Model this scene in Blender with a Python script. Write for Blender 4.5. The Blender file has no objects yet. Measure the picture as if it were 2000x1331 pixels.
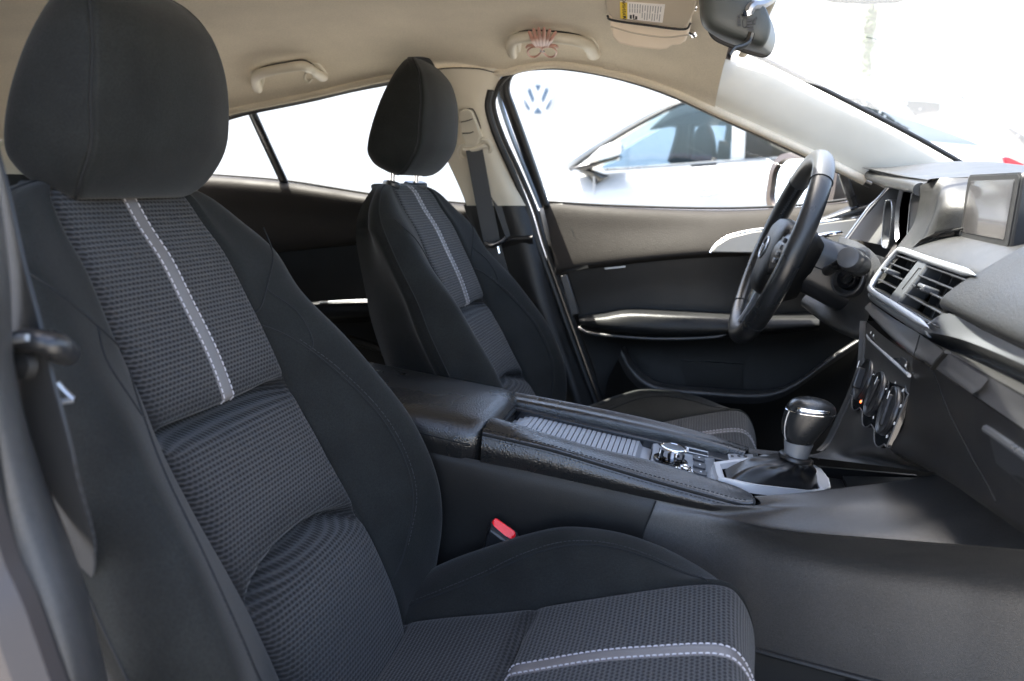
import bpy, bmesh, math, random
from mathutils import Vector, Matrix
random.seed(7)
scn = bpy.context.scene
COL = scn.collection

# ------------------------------------------------------------------ camera, world, sun, exposure
CAM_LOC = Vector((0.0, -1.10, 1.06))
YAW, PITCH = math.radians(13.5), math.radians(10.5)
FPX = 1600.0                       # focal length in pixels of a 2000 pixel wide frame
cam_d = bpy.data.cameras.new('camera')
cam = bpy.data.objects.new('camera', cam_d); COL.objects.link(cam)
cam_d.sensor_width = 36.0
cam_d.lens = 36.0 * FPX / 2000.0
cam_d.clip_start = 0.02; cam_d.clip_end = 2000.0
cam.location = CAM_LOC
cam.rotation_euler = (math.radians(90) - PITCH, 0, YAW)
cam_d.dof.use_dof = True
cam_d.dof.focus_distance = 1.12
cam_d.dof.aperture_fstop = 5.6
scn.camera = cam

SUN_DIR = Vector((-0.38, 0.10, 0.91)).normalized()      # towards the sun
SUN_EL = math.asin(SUN_DIR.z)
world = bpy.data.worlds.new('World'); scn.world = world
world.use_nodes = True
wn = world.node_tree.nodes; wl = world.node_tree.links
wn.clear()
w_out = wn.new('ShaderNodeOutputWorld'); w_bg = wn.new('ShaderNodeBackground')
w_sky = wn.new('ShaderNodeTexSky'); w_sky.sky_type = 'NISHITA'; w_sky.sun_disc = False
w_sky.sun_elevation = SUN_EL
w_sky.sun_rotation = math.atan2(SUN_DIR.x, SUN_DIR.y)
w_sky.dust_density = 3.5; w_sky.air_density = 0.8; w_sky.ozone_density = 0.3
w_bg.inputs['Strength'].default_value = 0.15
wl.new(w_sky.outputs['Color'], w_bg.inputs['Color']); wl.new(w_bg.outputs['Background'], w_out.inputs['Surface'])
sun_d = bpy.data.lights.new('sun', 'SUN'); sun_d.energy = 4.5; sun_d.angle = math.radians(0.5)
sun_d.color = (1.0, 0.93, 0.83)
sun = bpy.data.objects.new('sun', sun_d); COL.objects.link(sun)
sun.rotation_euler = (-SUN_DIR).to_track_quat('-Z', 'Y').to_euler()
scn.view_settings.view_transform = 'Standard'
scn.view_settings.look = 'None'
scn.view_settings.exposure = 3.05
scn.view_settings.gamma = 1.0
scn.render.engine = 'CYCLES'
scn.cycles.use_denoising = True
scn.cycles.max_bounces = 10; scn.cycles.diffuse_bounces = 6; scn.cycles.glossy_bounces = 4
scn.cycles.transparent_max_bounces = 24; scn.cycles.transmission_bounces = 8
scn.cycles.sample_clamp_indirect = 6.0
scn.cycles.caustics_reflective = False; scn.cycles.caustics_refractive = False

# ------------------------------------------------------------------ measuring: points of the place from sightlines of the photograph
_s, _c, _sp, _cp = math.sin(YAW), math.cos(YAW), math.sin(PITCH), math.cos(PITCH)
_R, _F, _U = Vector((_c, _s, 0)), Vector((-_s*_cp, _c*_cp, -_sp)), Vector((-_s*_sp, _c*_sp, _cp))
def _ray(px, py): return _R*((px-1000)/FPX) + _U*((665.5-py)/FPX) + _F
def PY(px, py, y): d = _ray(px, py); return CAM_LOC + d*((y-CAM_LOC.y)/d.y)
def PX(px, py, x): d = _ray(px, py); return CAM_LOC + d*((x-CAM_LOC.x)/d.x)
def PZ(px, py, z): d = _ray(px, py); return CAM_LOC + d*((z-CAM_LOC.z)/d.z)
def PP(px, py, p0, n):
    d = _ray(px, py); n = Vector(n); return CAM_LOC + d*((Vector(p0)-CAM_LOC).dot(n)/d.dot(n))
def L(pts, y): return [PY(a, b, y) for a, b in pts]          # one sightline list on a plane y
def L3(pts): return [PY(a, b, y) for a, b, y in pts]

# ------------------------------------------------------------------ materials
MAT = {}
def _new(name):
    m = bpy.data.materials.new(name); m.use_nodes = True
    nt = m.node_tree; b = nt.nodes['Principled BSDF']
    MAT[name] = m
    return m, nt, b
def _noise(nt, scale, detail=3.0, coord='Object'):
    tc = nt.nodes.new('ShaderNodeTexCoord'); n = nt.nodes.new('ShaderNodeTexNoise')
    n.inputs['Scale'].default_value = scale; n.inputs['Detail'].default_value = detail
    nt.links.new(tc.outputs[coord], n.inputs['Vector'])
    return n
def _bump(nt, b, src, strength, dist):
    bp = nt.nodes.new('ShaderNodeBump'); bp.inputs['Strength'].default_value = strength; bp.inputs['Distance'].default_value = dist
    nt.links.new(src, bp.inputs['Height']); nt.links.new(bp.outputs['Normal'], b.inputs['Normal'])
    return bp
def _ramp(nt, src, stops):
    r = nt.nodes.new('ShaderNodeValToRGB')
    e = r.color_ramp.elements
    while len(e) < len(stops): e.new(0.5)
    for k, (p, c) in enumerate(stops): e[k].position = p; e[k].color = (*c, 1) if len(c) == 3 else c
    nt.links.new(src, r.inputs['Fac'])
    return r
def plain(name, col, rough=0.5, metal=0.0, grain=0.0, gscale=900.0, var=0.0, vscale=14.0, spec=0.5, coat=0.0, sheen=0.0, rvar=0.0, speck=0.0, sscale=420.0):
    """one principled surface with fine grain relief, gentle colour mottling and uneven gloss"""
    m, nt, b = _new(name)
    b.inputs['Base Color'].default_value = (*col, 1); b.inputs['Roughness'].default_value = rough
    b.inputs['Metallic'].default_value = metal; b.inputs['Specular IOR Level'].default_value = spec
    b.inputs['Coat Weight'].default_value = coat; b.inputs['Coat Roughness'].default_value = 0.08
    b.inputs['Sheen Weight'].default_value = sheen; b.inputs['Sheen Roughness'].default_value = 0.45
    if grain: _bump(nt, b, _noise(nt, gscale, 2.0).outputs['Fac'], grain, 0.0006)
    if var:
        n = _noise(nt, vscale, 5.0)
        r = _ramp(nt, n.outputs['Fac'], [(0.3, tuple(c*(1-var) for c in col)), (0.7, tuple(min(1, c*(1+var)) for c in col))])
        nt.links.new(r.outputs['Color'], b.inputs['Base Color'])
    if speck:
        n2 = _noise(nt, sscale, 2.0); r2 = _ramp(nt, n2.outputs['Fac'], [(0.30, (1-speck,)*3), (0.70, (1+speck,)*3)])
        mxc = nt.nodes.new('ShaderNodeMix'); mxc.data_type = 'RGBA'; mxc.blend_type = 'MULTIPLY'; mxc.inputs[0].default_value = 1.0
        src = b.inputs['Base Color'].links[0].from_socket if b.inputs['Base Color'].is_linked else None
        if src: nt.links.new(src, mxc.inputs[6])
        else: mxc.inputs[6].default_value = (*col, 1)
        nt.links.new(r2.outputs['Color'], mxc.inputs[7]); nt.links.new(mxc.outputs[2], b.inputs['Base Color'])
    if rvar:
        n = _noise(nt, 9.0, 6.0)
        r = _ramp(nt, n.outputs['Fac'], [(0.3, (max(0.02, rough-rvar),)*3), (0.7, (min(1, rough+rvar),)*3)])
        nt.links.new(r.outputs['Color'], b.inputs['Roughness'])
    return m
plain('black_plastic', (0.0085, 0.0083, 0.0080), 0.42, speck=0.22, spec=0.4, grain=0.35, gscale=1100, rvar=0.06, var=0.12)
plain('grey_plastic', (0.0300, 0.0300, 0.0304), 0.35, speck=0.25, grain=0.6, gscale=1300, rvar=0.06, var=0.10, spec=0.75)
plain('dash_plastic', (0.0125, 0.0125, 0.0122), 0.42, grain=0.7, gscale=900, rvar=0.05, var=0.25, vscale=60, spec=0.6, speck=0.4, sscale=600)
plain('smooth_plastic', (0.016, 0.0165, 0.018), 0.30, grain=0.1, rvar=0.05)
plain('gloss_black', (0.008, 0.008, 0.009), 0.08, coat=0.6)
plain('rubber', (0.012, 0.012, 0.012), 0.55, grain=0.2)
plain('fabric', (0.0078, 0.0088, 0.0083), 0.8, grain=0.6, gscale=900, var=0.30, vscale=22, spec=0.22, sheen=0.10, speck=0.38, sscale=520)
plain('stripe_cloth', (0.140, 0.131, 0.128), 0.45, grain=0.25, gscale=1800, var=0.08, spec=0.5)
plain('thread', (0.50, 0.48, 0.50), 0.7)
plain('side_cloth', (0.0085, 0.0088, 0.0080), 0.9, grain=0.5, gscale=900, var=0.2, vscale=26, spec=0.15, sheen=0.10, speck=0.38, sscale=520)
plain('mirror_brown', (0.040, 0.026, 0.019), 0.35, coat=0.2)
plain('mirror_grey', (0.045, 0.050, 0.047), 0.42, grain=0.3, rvar=0.05)
plain('dark_thread', (0.032, 0.035, 0.038), 0.8)
plain('seam_dark', (0.006, 0.007, 0.008), 0.9)
plain('carpet', (0.018, 0.019, 0.018), 1.0, grain=1.0, gscale=500, var=0.5, vscale=160, spec=0.1, sheen=0.2)
plain('headliner_cloth', (0.65, 0.575, 0.455), 0.92, grain=0.5, gscale=500, var=0.08, vscale=7, spec=0.15, sheen=0.15, speck=0.07, sscale=380)
plain('beige_plastic', (0.60, 0.55, 0.45), 0.48, grain=0.3, gscale=1400, var=0.04, rvar=0.05)
plain('pillar_plastic', (0.66, 0.63, 0.55), 0.42, grain=0.3, gscale=1400, var=0.04, rvar=0.05)
plain('visor_panel', (0.44, 0.38, 0.30), 0.55, grain=0.4, gscale=900, var=0.05)
plain('lit_visor_vinyl', (0.80, 0.68, 0.54), 0.5, grain=0.4, gscale=900, var=0.05)  # lower flap, paler than the panel: bounced sunlight put into its colour
plain('chrome', (0.86, 0.86, 0.87), 0.10, metal=1.0)
plain('satin_silver', (0.40, 0.42, 0.45), 0.42, metal=0.75, rvar=0.05)
plain('bezel_silver', (0.66, 0.67, 0.69), 0.34, metal=0.25, spec=0.8)
plain('plate_silver', (0.20, 0.195, 0.185), 0.4, metal=0.5, rvar=0.05)
plain('dark_silver', (0.30, 0.31, 0.33), 0.30, metal=0.8, rvar=0.05)
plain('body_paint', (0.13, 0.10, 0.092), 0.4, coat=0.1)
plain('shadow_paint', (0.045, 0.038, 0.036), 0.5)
plain('frame_sky_paint', (0.26, 0.33, 0.43), 0.3, metal=0.4, coat=0.3)
plain('red_plastic', (0.90, 0.010, 0.018), 0.32, coat=0.3)
plain('print_white', (0.72, 0.74, 0.76), 0.5)
plain('print_dark', (0.03, 0.03, 0.03), 0.6)
plain('print_grey', (0.34, 0.34, 0.35), 0.6)
plain('label_paper', (0.78, 0.75, 0.72), 0.5)
plain('label_yellow', (0.72, 0.52, 0.06), 0.5)
plain('knob_grey', (0.05, 0.053, 0.058), 0.35, rvar=0.05)
plain('band_grey', (0.115, 0.116, 0.122), 0.36, metal=0.35, grain=0.3, rvar=0.05)
plain('slat_grey', (0.28, 0.29, 0.31), 0.38, grain=0.2, rvar=0.05)

def leather(name, col, rough, scale=420.0, st=0.5, spec=0.5):
    m, nt, b = _new(name)
    b.inputs['Base Color'].default_value = (*col, 1); b.inputs['Roughness'].default_value = rough
    b.inputs['Specular IOR Level'].default_value = spec
    tc = nt.nodes.new('ShaderNodeTexCoord'); v = nt.nodes.new('ShaderNodeTexVoronoi')
    v.feature = 'DISTANCE_TO_EDGE'; v.inputs['Scale'].default_value = scale
    nt.links.new(tc.outputs['Object'], v.inputs['Vector'])
    n = _noise(nt, 60, 4)
    mx = nt.nodes.new('ShaderNodeMath'); mx.operation = 'MULTIPLY_ADD'; mx.inputs[1].default_value = 0.10
    nt.links.new(n.outputs['Fac'], mx.inputs[0]); nt.links.new(v.outputs['Distance'], mx.inputs[2])
    _bump(nt, b, mx.outputs[0], st, 0.0009)
    r = _ramp(nt, _noise(nt, 11, 5).outputs['Fac'], [(0.3, (rough-0.06,)*3), (0.7, (rough+0.08,)*3)])
    nt.links.new(r.outputs['Color'], b.inputs['Roughness'])
    return m
leather('leather', (0.0115, 0.0115, 0.0115), 0.30, 270.0, 0.7, 0.75)
leather('pad_skin', (0.0085, 0.0087, 0.009), 0.40, 300.0, 0.5, 0.35)
leather('soft_pad', (0.0210, 0.0180, 0.0155), 0.62, 300.0, 0.7, 0.14)
leather('wheel_leather', (0.016, 0.017, 0.018), 0.27, 700.0, 0.12)
leather('boot_leather', (0.010, 0.010, 0.0105), 0.34, 380.0, 0.15)

def woven():
    """seat centre cloth: rows of small offset cells woven into the fabric, opening to larger eyelets along the edges"""
    m, nt, b = _new('woven_cloth')
    N = nt.nodes.new; K = nt.links.new
    tc = N('ShaderNodeTexCoord'); sp = N('ShaderNodeSeparateXYZ'); K(tc.outputs['UV'], sp.inputs['Vector'])
    def M(op, a, bb=None):
        n = N('ShaderNodeMath'); n.operation = op
        for i, v in enumerate((a, bb)):
            if v is None: continue
            if isinstance(v, (int, float)): n.inputs[i].default_value = v
            else: K(v, n.inputs[i])
        return n.outputs[0]
    u, v = sp.outputs['X'], sp.outputs['Y']          # metres: u across the seat, v along it
    cu = M('COSINE', M('MULTIPLY', u, 2*math.pi/0.0060))
    cv = M('COSINE', M('MULTIPLY', v, 2*math.pi/0.0098))
    cell = M('MULTIPLY', cu, cv)                      # -1..1, offset lattice, one row each 4.9 mm
    rib = M('COSINE', M('MULTIPLY', v, 2*math.pi/0.0049))
    h = M('ADD', M('MULTIPLY', cell, 0.42), M('MULTIPLY', rib, -0.58))
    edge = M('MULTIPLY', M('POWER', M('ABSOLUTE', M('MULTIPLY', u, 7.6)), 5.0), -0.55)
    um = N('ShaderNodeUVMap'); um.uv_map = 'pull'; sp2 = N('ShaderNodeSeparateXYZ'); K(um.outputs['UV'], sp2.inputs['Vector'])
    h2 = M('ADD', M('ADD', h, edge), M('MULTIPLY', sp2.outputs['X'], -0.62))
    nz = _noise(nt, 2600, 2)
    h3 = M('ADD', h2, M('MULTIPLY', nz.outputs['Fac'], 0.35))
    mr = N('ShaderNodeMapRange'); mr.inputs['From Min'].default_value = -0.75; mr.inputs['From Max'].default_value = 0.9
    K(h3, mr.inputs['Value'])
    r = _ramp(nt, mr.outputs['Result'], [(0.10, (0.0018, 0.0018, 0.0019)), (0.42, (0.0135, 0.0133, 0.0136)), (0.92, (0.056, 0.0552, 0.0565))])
    K(r.outputs['Color'], b.inputs['Base Color'])
    b.inputs['Roughness'].default_value = 0.78; b.inputs['Specular IOR Level'].default_value = 0.3
    b.inputs['Sheen Weight'].default_value = 0.12; b.inputs['Sheen Roughness'].default_value = 0.5
    _bump(nt, b, mr.outputs['Result'], 0.9, 0.0014)
woven()

def webbing():
    m, nt, b = _new('belt_webbing')
    tc = nt.nodes.new('ShaderNodeTexCoord'); w = nt.nodes.new('ShaderNodeTexWave'); w.wave_type = 'BANDS'; w.bands_direction = 'X'
    w.inputs['Scale'].default_value = 130.0; w.inputs['Distortion'].default_value = 0.3
    nt.links.new(tc.outputs['UV'], w.inputs['Vector'])
    r = _ramp(nt, w.outputs['Fac'], [(0.0, (0.008, 0.009, 0.0105)), (1.0, (0.018, 0.020, 0.023))])
    nt.links.new(r.outputs['Color'], b.inputs['Base Color']); b.inputs['Roughness'].default_value = 0.5
    b.inputs['Sheen Weight'].default_value = 0.1
    _bump(nt, b, w.outputs['Fac'], 0.4, 0.0006)
webbing()

def thin_glass(name, tint, gloss=0.06, dirt=0.0, dirt_col=(0.8, 0.82, 0.82)):
    """a thin pane: straight-through light with a tint, a fresnel reflection, and dust or dried drops that scatter light"""
    m, nt, b = _new(name)
    nt.nodes.remove(b); N = nt.nodes.new; K = nt.links.new
    out = nt.nodes['Material Output']
    tr = N('ShaderNodeBsdfTransparent'); tr.inputs['Color'].default_value = (*tint, 1)
    gl = N('ShaderNodeBsdfGlossy'); gl.inputs['Roughness'].default_value = 0.02
    lw = N('ShaderNodeLayerWeight'); lw.inputs['Blend'].default_value = 0.5
    p5 = N('ShaderNodeMath'); p5.operation = 'POWER'; p5.inputs[1].default_value = 5.0; K(lw.outputs['Facing'], p5.inputs[0])
    fr = N('ShaderNodeMath'); fr.operation = 'MULTIPLY_ADD'; fr.inputs[1].default_value = 0.45; fr.inputs[2].default_value = gloss; K(p5.outputs[0], fr.inputs[0])
    ms = N('ShaderNodeMixShader'); K(fr.outputs[0], ms.inputs['Fac']); K(tr.outputs[0], ms.inputs[1]); K(gl.outputs[0], ms.inputs[2])
    last = ms
    if dirt:
        df = N('ShaderNodeBsdfTranslucent'); df.inputs['Color'].default_value = (*dirt_col, 1)
        d2 = N('ShaderNodeBsdfDiffuse'); d2.inputs['Color'].default_value = (*dirt_col, 1)
        ad = N('ShaderNodeMixShader'); ad.inputs['Fac'].default_value = 0.5; K(df.outputs[0], ad.inputs[1]); K(d2.outputs[0], ad.inputs[2])
        vo = N('ShaderNodeTexVoronoi'); vo.inputs['Scale'].default_value = 90.0
        tc = N('ShaderNodeTexCoord'); K(tc.outputs['Object'], vo.inputs['Vector'])
        r = _ramp(nt, vo.outputs['Distance'], [(0.10, (min(1, dirt*1.5),)*3), (0.22, (dirt,)*3)])
        m2 = N('ShaderNodeMixShader'); K(r.outputs['Color'], m2.inputs['Fac']); K(ms.outputs[0], m2.inputs[1]); K(ad.outputs[0], m2.inputs[2])
        last = m2
    K(last.outputs[0], out.inputs['Surface'])
    return m
thin_glass('side_glass', (0.86, 0.90, 0.89))
thin_glass('windshield_glass', (0.85, 0.89, 0.88), gloss=0.03, dirt=0.11)
thin_glass('car_window_glass', (0.60, 0.72, 0.82))
thin_glass('tinted_window_glass', (0.10, 0.10, 0.13))

# ------------------------------------------------------------------ mesh helpers
ORG = {}
def thing(name, label, cat, loc, group=None, kind=None):
    o = bpy.data.objects.new(name, None); COL.objects.link(o); o.empty_display_size = 0.05
    o.location = loc; o['label'] = label; o['category'] = cat
    if group: o['group'] = group
    if kind: o['kind'] = kind
    ORG[o.name] = Vector(loc)
    return o
def part(name, parent, label=None):
    """an empty part that groups its own sub-parts"""
    o = bpy.data.objects.new(name, None); COL.objects.link(o); o.empty_display_size = 0.05; o.parent = parent
    ORG[o.name] = ORG[parent.name]
    if label: o['label'] = label
    return o
def mk(name, V, Fc, mat, parent=None, smooth=True, uv=None, label=None, kind=None, ang=40, uv2=None, bevel=0, bseg=2, solid=0, solid_off=-1, subd=0):
    """one mesh object from world-space points; parents are things or parts"""
    org = ORG[parent.name] if parent else Vector((0, 0, 0))
    me = bpy.data.meshes.new(name)
    me.from_pydata([tuple(Vector(v)-org) for v in V], [], Fc)
    if uv:
        ul = me.uv_layers.new(name='UVMap')
        for lp in me.loops: ul.data[lp.index].uv = uv[lp.vertex_index]
    if uv2:
        ul = me.uv_layers.new(name='pull')
        for lp in me.loops: ul.data[lp.index].uv = uv2[lp.vertex_index]
    bm = bmesh.new(); bm.from_mesh(me)
    bmesh.ops.recalc_face_normals(bm, faces=bm.faces)
    bm.to_mesh(me); bm.free()
    if smooth:
        for p in me.polygons: p.use_smooth = True
        if ang: me.set_sharp_from_angle(angle=math.radians(ang))
    me.materials.append(MAT[mat])
    o = bpy.data.objects.new(name, me); COL.objects.link(o)
    if parent: o.parent = parent
    ORG[o.name] = org
    if label: o['label'] = label
    if kind: o['kind'] = kind
    if solid:
        md = o.modifiers.new('solid', 'SOLIDIFY'); md.thickness = solid; md.offset = solid_off
    if bevel:
        md = o.modifiers.new('bevel', 'BEVEL'); md.width = bevel; md.segments = bseg; md.limit_method = 'ANGLE'; md.angle_limit = math.radians(35)
        md.harden_normals = False
    if subd:
        md = o.modifiers.new('sub', 'SUBSURF'); md.levels = subd; md.render_levels = subd
    return o
def tag(o, label, cat, group=None, kind=None):
    o['label'] = label; o['category'] = cat
    if group: o['group'] = group
    if kind: o['kind'] = kind
    return o
def join(*parts):
    V, Fc = [], []
    for v, f in parts:
        n = len(V); V += [Vector(x) for x in v]; Fc += [tuple(i+n for i in q) for q in f]
    return V, Fc
def cr(P, n=6, closed=False):
    """catmull-rom through points (Vectors or tuples)"""
    P = [Vector(p) for p in P]; N = len(P); out = []
    if N < 3: 
        return [P[0].lerp(P[-1], k/n) for k in range(n+1)]
    segs = N if closed else N-1
    for i in range(segs):
        if closed: p0, p1, p2, p3 = P[i-1], P[i], P[(i+1) % N], P[(i+2) % N]
        else:
            p1, p2 = P[i], P[i+1]
            p0 = P[i-1] if i > 0 else p1*2-p2
            p3 = P[i+2] if i+2 < N else p2*2-p1
        for k in range(n):
            t = k/n
            out.append(0.5*((2*p1)+(p2-p0)*t+(2*p0-5*p1+4*p2-p3)*t*t+(3*p1-p0-3*p2+p3)*t*t*t))
    if not closed: out.append(P[-1])
    return out
def resample(P, n, closed=False):
    P = [Vector(p) for p in P]
    if closed: P = P+[P[0]]
    d = [0.0]
    for a, b in zip(P, P[1:]): d.append(d[-1]+(b-a).length)
    out = []; m = n if closed else n-1
    j = 0
    for k in range(n):
        t = d[-1]*k/m
        while j < len(d)-2 and d[j+1] < t: j += 1
        s = (t-d[j])/max(1e-9, d[j+1]-d[j])
        out.append(P[j].lerp(P[j+1], min(1, max(0, s))))
    return out
def grid(rows, cu=False, cv=False, cap0=False, cap1=False):
    """rows of equal length -> verts, faces. cu: each row closes; cv: last row joins first"""
    R_, C_ = len(rows), len(rows[0]); V = [p for r in rows for p in r]; Fc = []
    for i in range(R_ if cv else R_-1):
        for j in range(C_ if cu else C_-1):
            a = i*C_+j; b = i*C_+(j+1) % C_; c = ((i+1) % R_)*C_+(j+1) % C_; d = ((i+1) % R_)*C_+j
            Fc.append((a, b, c, d))
    if cap0: Fc.append(tuple(range(C_)))
    if cap1: Fc.append(tuple((R_-1)*C_+j for j in range(C_)))
    return V, Fc
def tube(path, r, n=8, closed=False, flat=1.0, up=None, caps=True):
    """round (or flattened) bar along a path; r number or list"""
    P = [Vector(p) for p in path]; N = len(P); rows = []
    t_prev = None; nrm = None
    for i in range(N):
        if closed: t = (P[(i+1) % N]-P[i-1])
        else: t = P[min(N-1, i+1)]-P[max(0, i-1)]
        t.normalize()
        if up is not None: nn = Vector(up)-t*Vector(up).dot(t)
        elif nrm is None:
            a = Vector((0, 0, 1)) if abs(t.z) < 0.9 else Vector((1, 0, 0)); nn = a-t*a.dot(t)
        else: nn = nrm-t*nrm.dot(t)
        nn.normalize(); nrm = nn; bb = t.cross(nn)
        rr = r[i] if isinstance(r, (list, tuple)) else r
        rows.append([P[i]+nn*(rr*flat*math.cos(2*math.pi*k/n))+bb*(rr*math.sin(2*math.pi*k/n)) for k in range(n)])
    return grid(rows, cu=True, cv=closed, cap0=caps and not closed, cap1=caps and not closed)
def prism(poly, vec):
    """polygon (list of points) pushed along vec"""
    P = [Vector(p) for p in poly]; n = len(P); vec = Vector(vec)
    V = P+[p+vec for p in P]
    return V, [tuple(range(n)), tuple(range(2*n-1, n-1, -1))]+[(i, (i+1) % n, n+(i+1) % n, n+i) for i in range(n)]
def box(c, s, rot=None):
    c = Vector(c); hx, hy, hz = s[0]/2, s[1]/2, s[2]/2
    V = [Vector((x, y, z)) for x in (-hx, hx) for y in (-hy, hy) for z in (-hz, hz)]
    if rot is not None: V = [rot @ v for v in V]
    return [c+v for v in V], [(0, 1, 3, 2), (4, 6, 7, 5), (0, 4, 5, 1), (2, 3, 7, 6), (0, 2, 6, 4), (1, 5, 7, 3)]
def frame_rot(xa, ya):
    x = Vector(xa).normalized(); y = Vector(ya); y = (y-x*y.dot(x)).normalized(); z = x.cross(y)
    return Matrix((x, y, z)).transposed()
def lathe(prof, c, axis=(0, 0, 1), n=24, xdir=None):
    """profile [(r, h)] turned about axis at c"""
    ax = Vector(axis).normalized(); a = Vector(xdir) if xdir else (Vector((1, 0, 0)) if abs(ax.x) < 0.9 else Vector((0, 1, 0)))
    a = (a-ax*a.dot(ax)).normalized(); b = ax.cross(a); c = Vector(c)
    rows = [[c+ax*h+(a*math.cos(2*math.pi*k/n)+b*math.sin(2*math.pi*k/n))*r for k in range(n)] for r, h in prof]
    return grid(rows, cu=True, cap0=prof[0][0] > 1e-6, cap1=prof[-1][0] > 1e-6)
def ribbon(path, side, w0, th=0.0012):
    """flat strap of width w along path; side = list or one vector across it. returns V, F, uv"""
    P = [Vector(p) for p in path]; rows = []; uv = []; d = 0
    for i, p in enumerate(P):
        s = Vector(side[i]) if isinstance(side, list) else Vector(side)
        t = (P[min(len(P)-1, i+1)]-P[max(0, i-1)]).normalized(); s = (s-t*s.dot(t)).normalized(); nn = t.cross(s)
        if i: d += (p-P[i-1]).length
        w = w0[i] if isinstance(w0, list) else w0
        rows.append([p-s*w/2-nn*th, p-s*w/2+nn*th, p+s*w/2+nn*th, p+s*w/2-nn*th])
        uv += [(0, d), (0, d), (w, d), (w, d)]
    V, Fc = grid(rows, cu=True, cap0=True, cap1=True)
    return V, Fc, uv
def rrect(w, h, r, n=5):
    pts = []
    for cx, cy, a0 in ((w/2-r, h/2-r, 0), (-w/2+r, h/2-r, 90), (-w/2+r, -h/2+r, 180), (w/2-r, -h/2+r, 270)):
        for k in range(n+1):
            a = math.radians(a0+90*k/n); pts.append((cx+r*math.cos(a), cy+r*math.sin(a)))
    return pts
def place2d(pts, c, xa, ya):
    c, xa, ya = Vector(c), Vector(xa), Vector(ya); return [c+xa*a+ya*b for a, b in pts]
def loftc(curves, nu=14, nv=6, smooth_v=True):
    """surface through several curves (lists of points), each resampled to the same count"""
    C2 = [resample(cr(c, 8) if len(c) > 2 else c, nu) for c in curves]
    if smooth_v and len(C2) > 2: cols = [cr([c[j] for c in C2], nv) for j in range(nu)]
    else: cols = [sum([[C2[i][j].lerp(C2[i+1][j], k/nv) for k in range(nv)] for i in range(len(C2)-1)], [])+[C2[-1][j]] for j in range(nu)]
    return grid([[cols[j][i] for j in range(nu)] for i in range(len(cols[0]))])
def mirror_y(V, yc): return [Vector((v.x, 2*yc-v.y, v.z)) for v in V]
def copy_tree(o, parent=None):
    c = o.copy(); COL.objects.link(c)
    if parent: c.parent = parent
    ORG[c.name] = ORG.get(o.name, Vector())
    for ch in list(o.children): copy_tree(ch, c)
    return c

# ------------------------------------------------------------------ front seats: one is built, the other is its copy
SY = -0.37
BACK = [  # z, front x, back x, half width, bolster height, half insert, ridge position
 (1.069, -0.602, -0.610, 0.064, 0.000, 0.050, 0.058), (1.065, -0.590, -0.612, 0.106, 0.001, 0.078, 0.094),
 (1.052, -0.577, -0.608, 0.148, 0.003, 0.096, 0.128), (1.022, -0.560, -0.612, 0.186, 0.009, 0.103, 0.152),
 (0.985, -0.536, -0.610, 0.212, 0.016, 0.108, 0.172), (0.935, -0.514, -0.603, 0.219, 0.024, 0.112, 0.178),
 (0.880, -0.490, -0.588, 0.234, 0.048, 0.115, 0.192), (0.830, -0.470, -0.573, 0.251, 0.064, 0.118, 0.206),
 (0.770, -0.440, -0.550, 0.264, 0.074, 0.119, 0.217), (0.700, -0.400, -0.525, 0.269, 0.064, 0.120, 0.222),
 (0.640, -0.372, -0.500, 0.265, 0.046, 0.120, 0.220), (0.580, -0.349, -0.480, 0.250, 0.020, 0.120, 0.208),
 (0.520, -0.337, -0.465, 0.225, 0.000, 0.115, 0.186), (0.450, -0.340, -0.455, 0.200, -0.010, 0.110, 0.165)]
def back_half(z, Xf, Xb, W, b, wi, wb):
    Xb -= .026*max(0, min(1, (.99-z)/.28)); tp = max(0, min(1, (.99-z)/.28))
    return [(0, Xf), (.33*wi, Xf), (.66*wi, Xf), (wi-.007, Xf+.001), (wi, Xf-.004), (wi+.007, Xf+.002+.06*b),
            (wi+.4*(wb-wi), Xf+.45*b), (wb, Xf+b), ((wb+W)/2, Xf+.95*b-.003), (W-.006, Xf+.62*b-.015*min(1, (Xf-Xb)/.07)), (W, Xf+.3*b-.032*min(1, (Xf-Xb)/.07)),
            (W-(.012+.016*tp)-.1*(W-.2), Xf+.3*b-.052*min(1, (Xf-Xb)/.07)), (W-(.040+.058*tp)*min(1, (Xf-Xb)/.07), Xb+.015*min(1, (Xf-Xb)/.07)), (W-(.062+.076*tp)*min(1, (Xf-Xb)/.07), Xb-.022*min(1, (Xf-Xb)/.07)), (0, Xb-.030*min(1, (Xf-Xb)/.07))]
_bt = cr([Vector((r[0], r[1], r[2])) for r in BACK], 16)
_bt2 = cr([Vector((r[3], r[4], r[5])) for r in BACK], 16)
_bt3 = cr([Vector((r[6], 0, 0)) for r in BACK], 16)
BROWS = [(a.x, a.y, a.z, b_.x, b_.y, b_.z, c_.x) for a, b_, c_ in zip(_bt, _bt2, _bt3)]
def back_relief(z, y, wi):
    a = min(1.0, abs(y)/wi); fade = max(0.0, 1-a**10)
    c1 = math.exp(-((z-(.832+.004*a*a))/.0085)**2)
    zc2 = .701-.020*a**2.2
    c2 = math.exp(-((z-zc2)/.0085)**2)
    puff1 = .009*math.exp(-((z-.775)/.04)**2); puff2 = .015*(1/(1+math.exp((z-zc2+.016)/.009)))*(1-.35*a*a)
    puff0 = .004*math.exp(-((z-.90)/.05)**2)
    return (puff1+puff2+puff0-.040*c1-.030*c2)*fade
def back_row(r):
    h = back_half(*r)
    full = [(-y, x) for y, x in reversed(h[1:-1])]+h[:-1]          # outer back edge .. centre .. outer back edge
    pts = cr([Vector((x, y, 0)) for y, x in full], 4)
    return [Vector((p.x+back_relief(r[0], p.y, r[5])*(1 if abs(p.y) < r[5] else 0), SY+p.y, r[0])) for p in pts]
_rows = []
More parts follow.
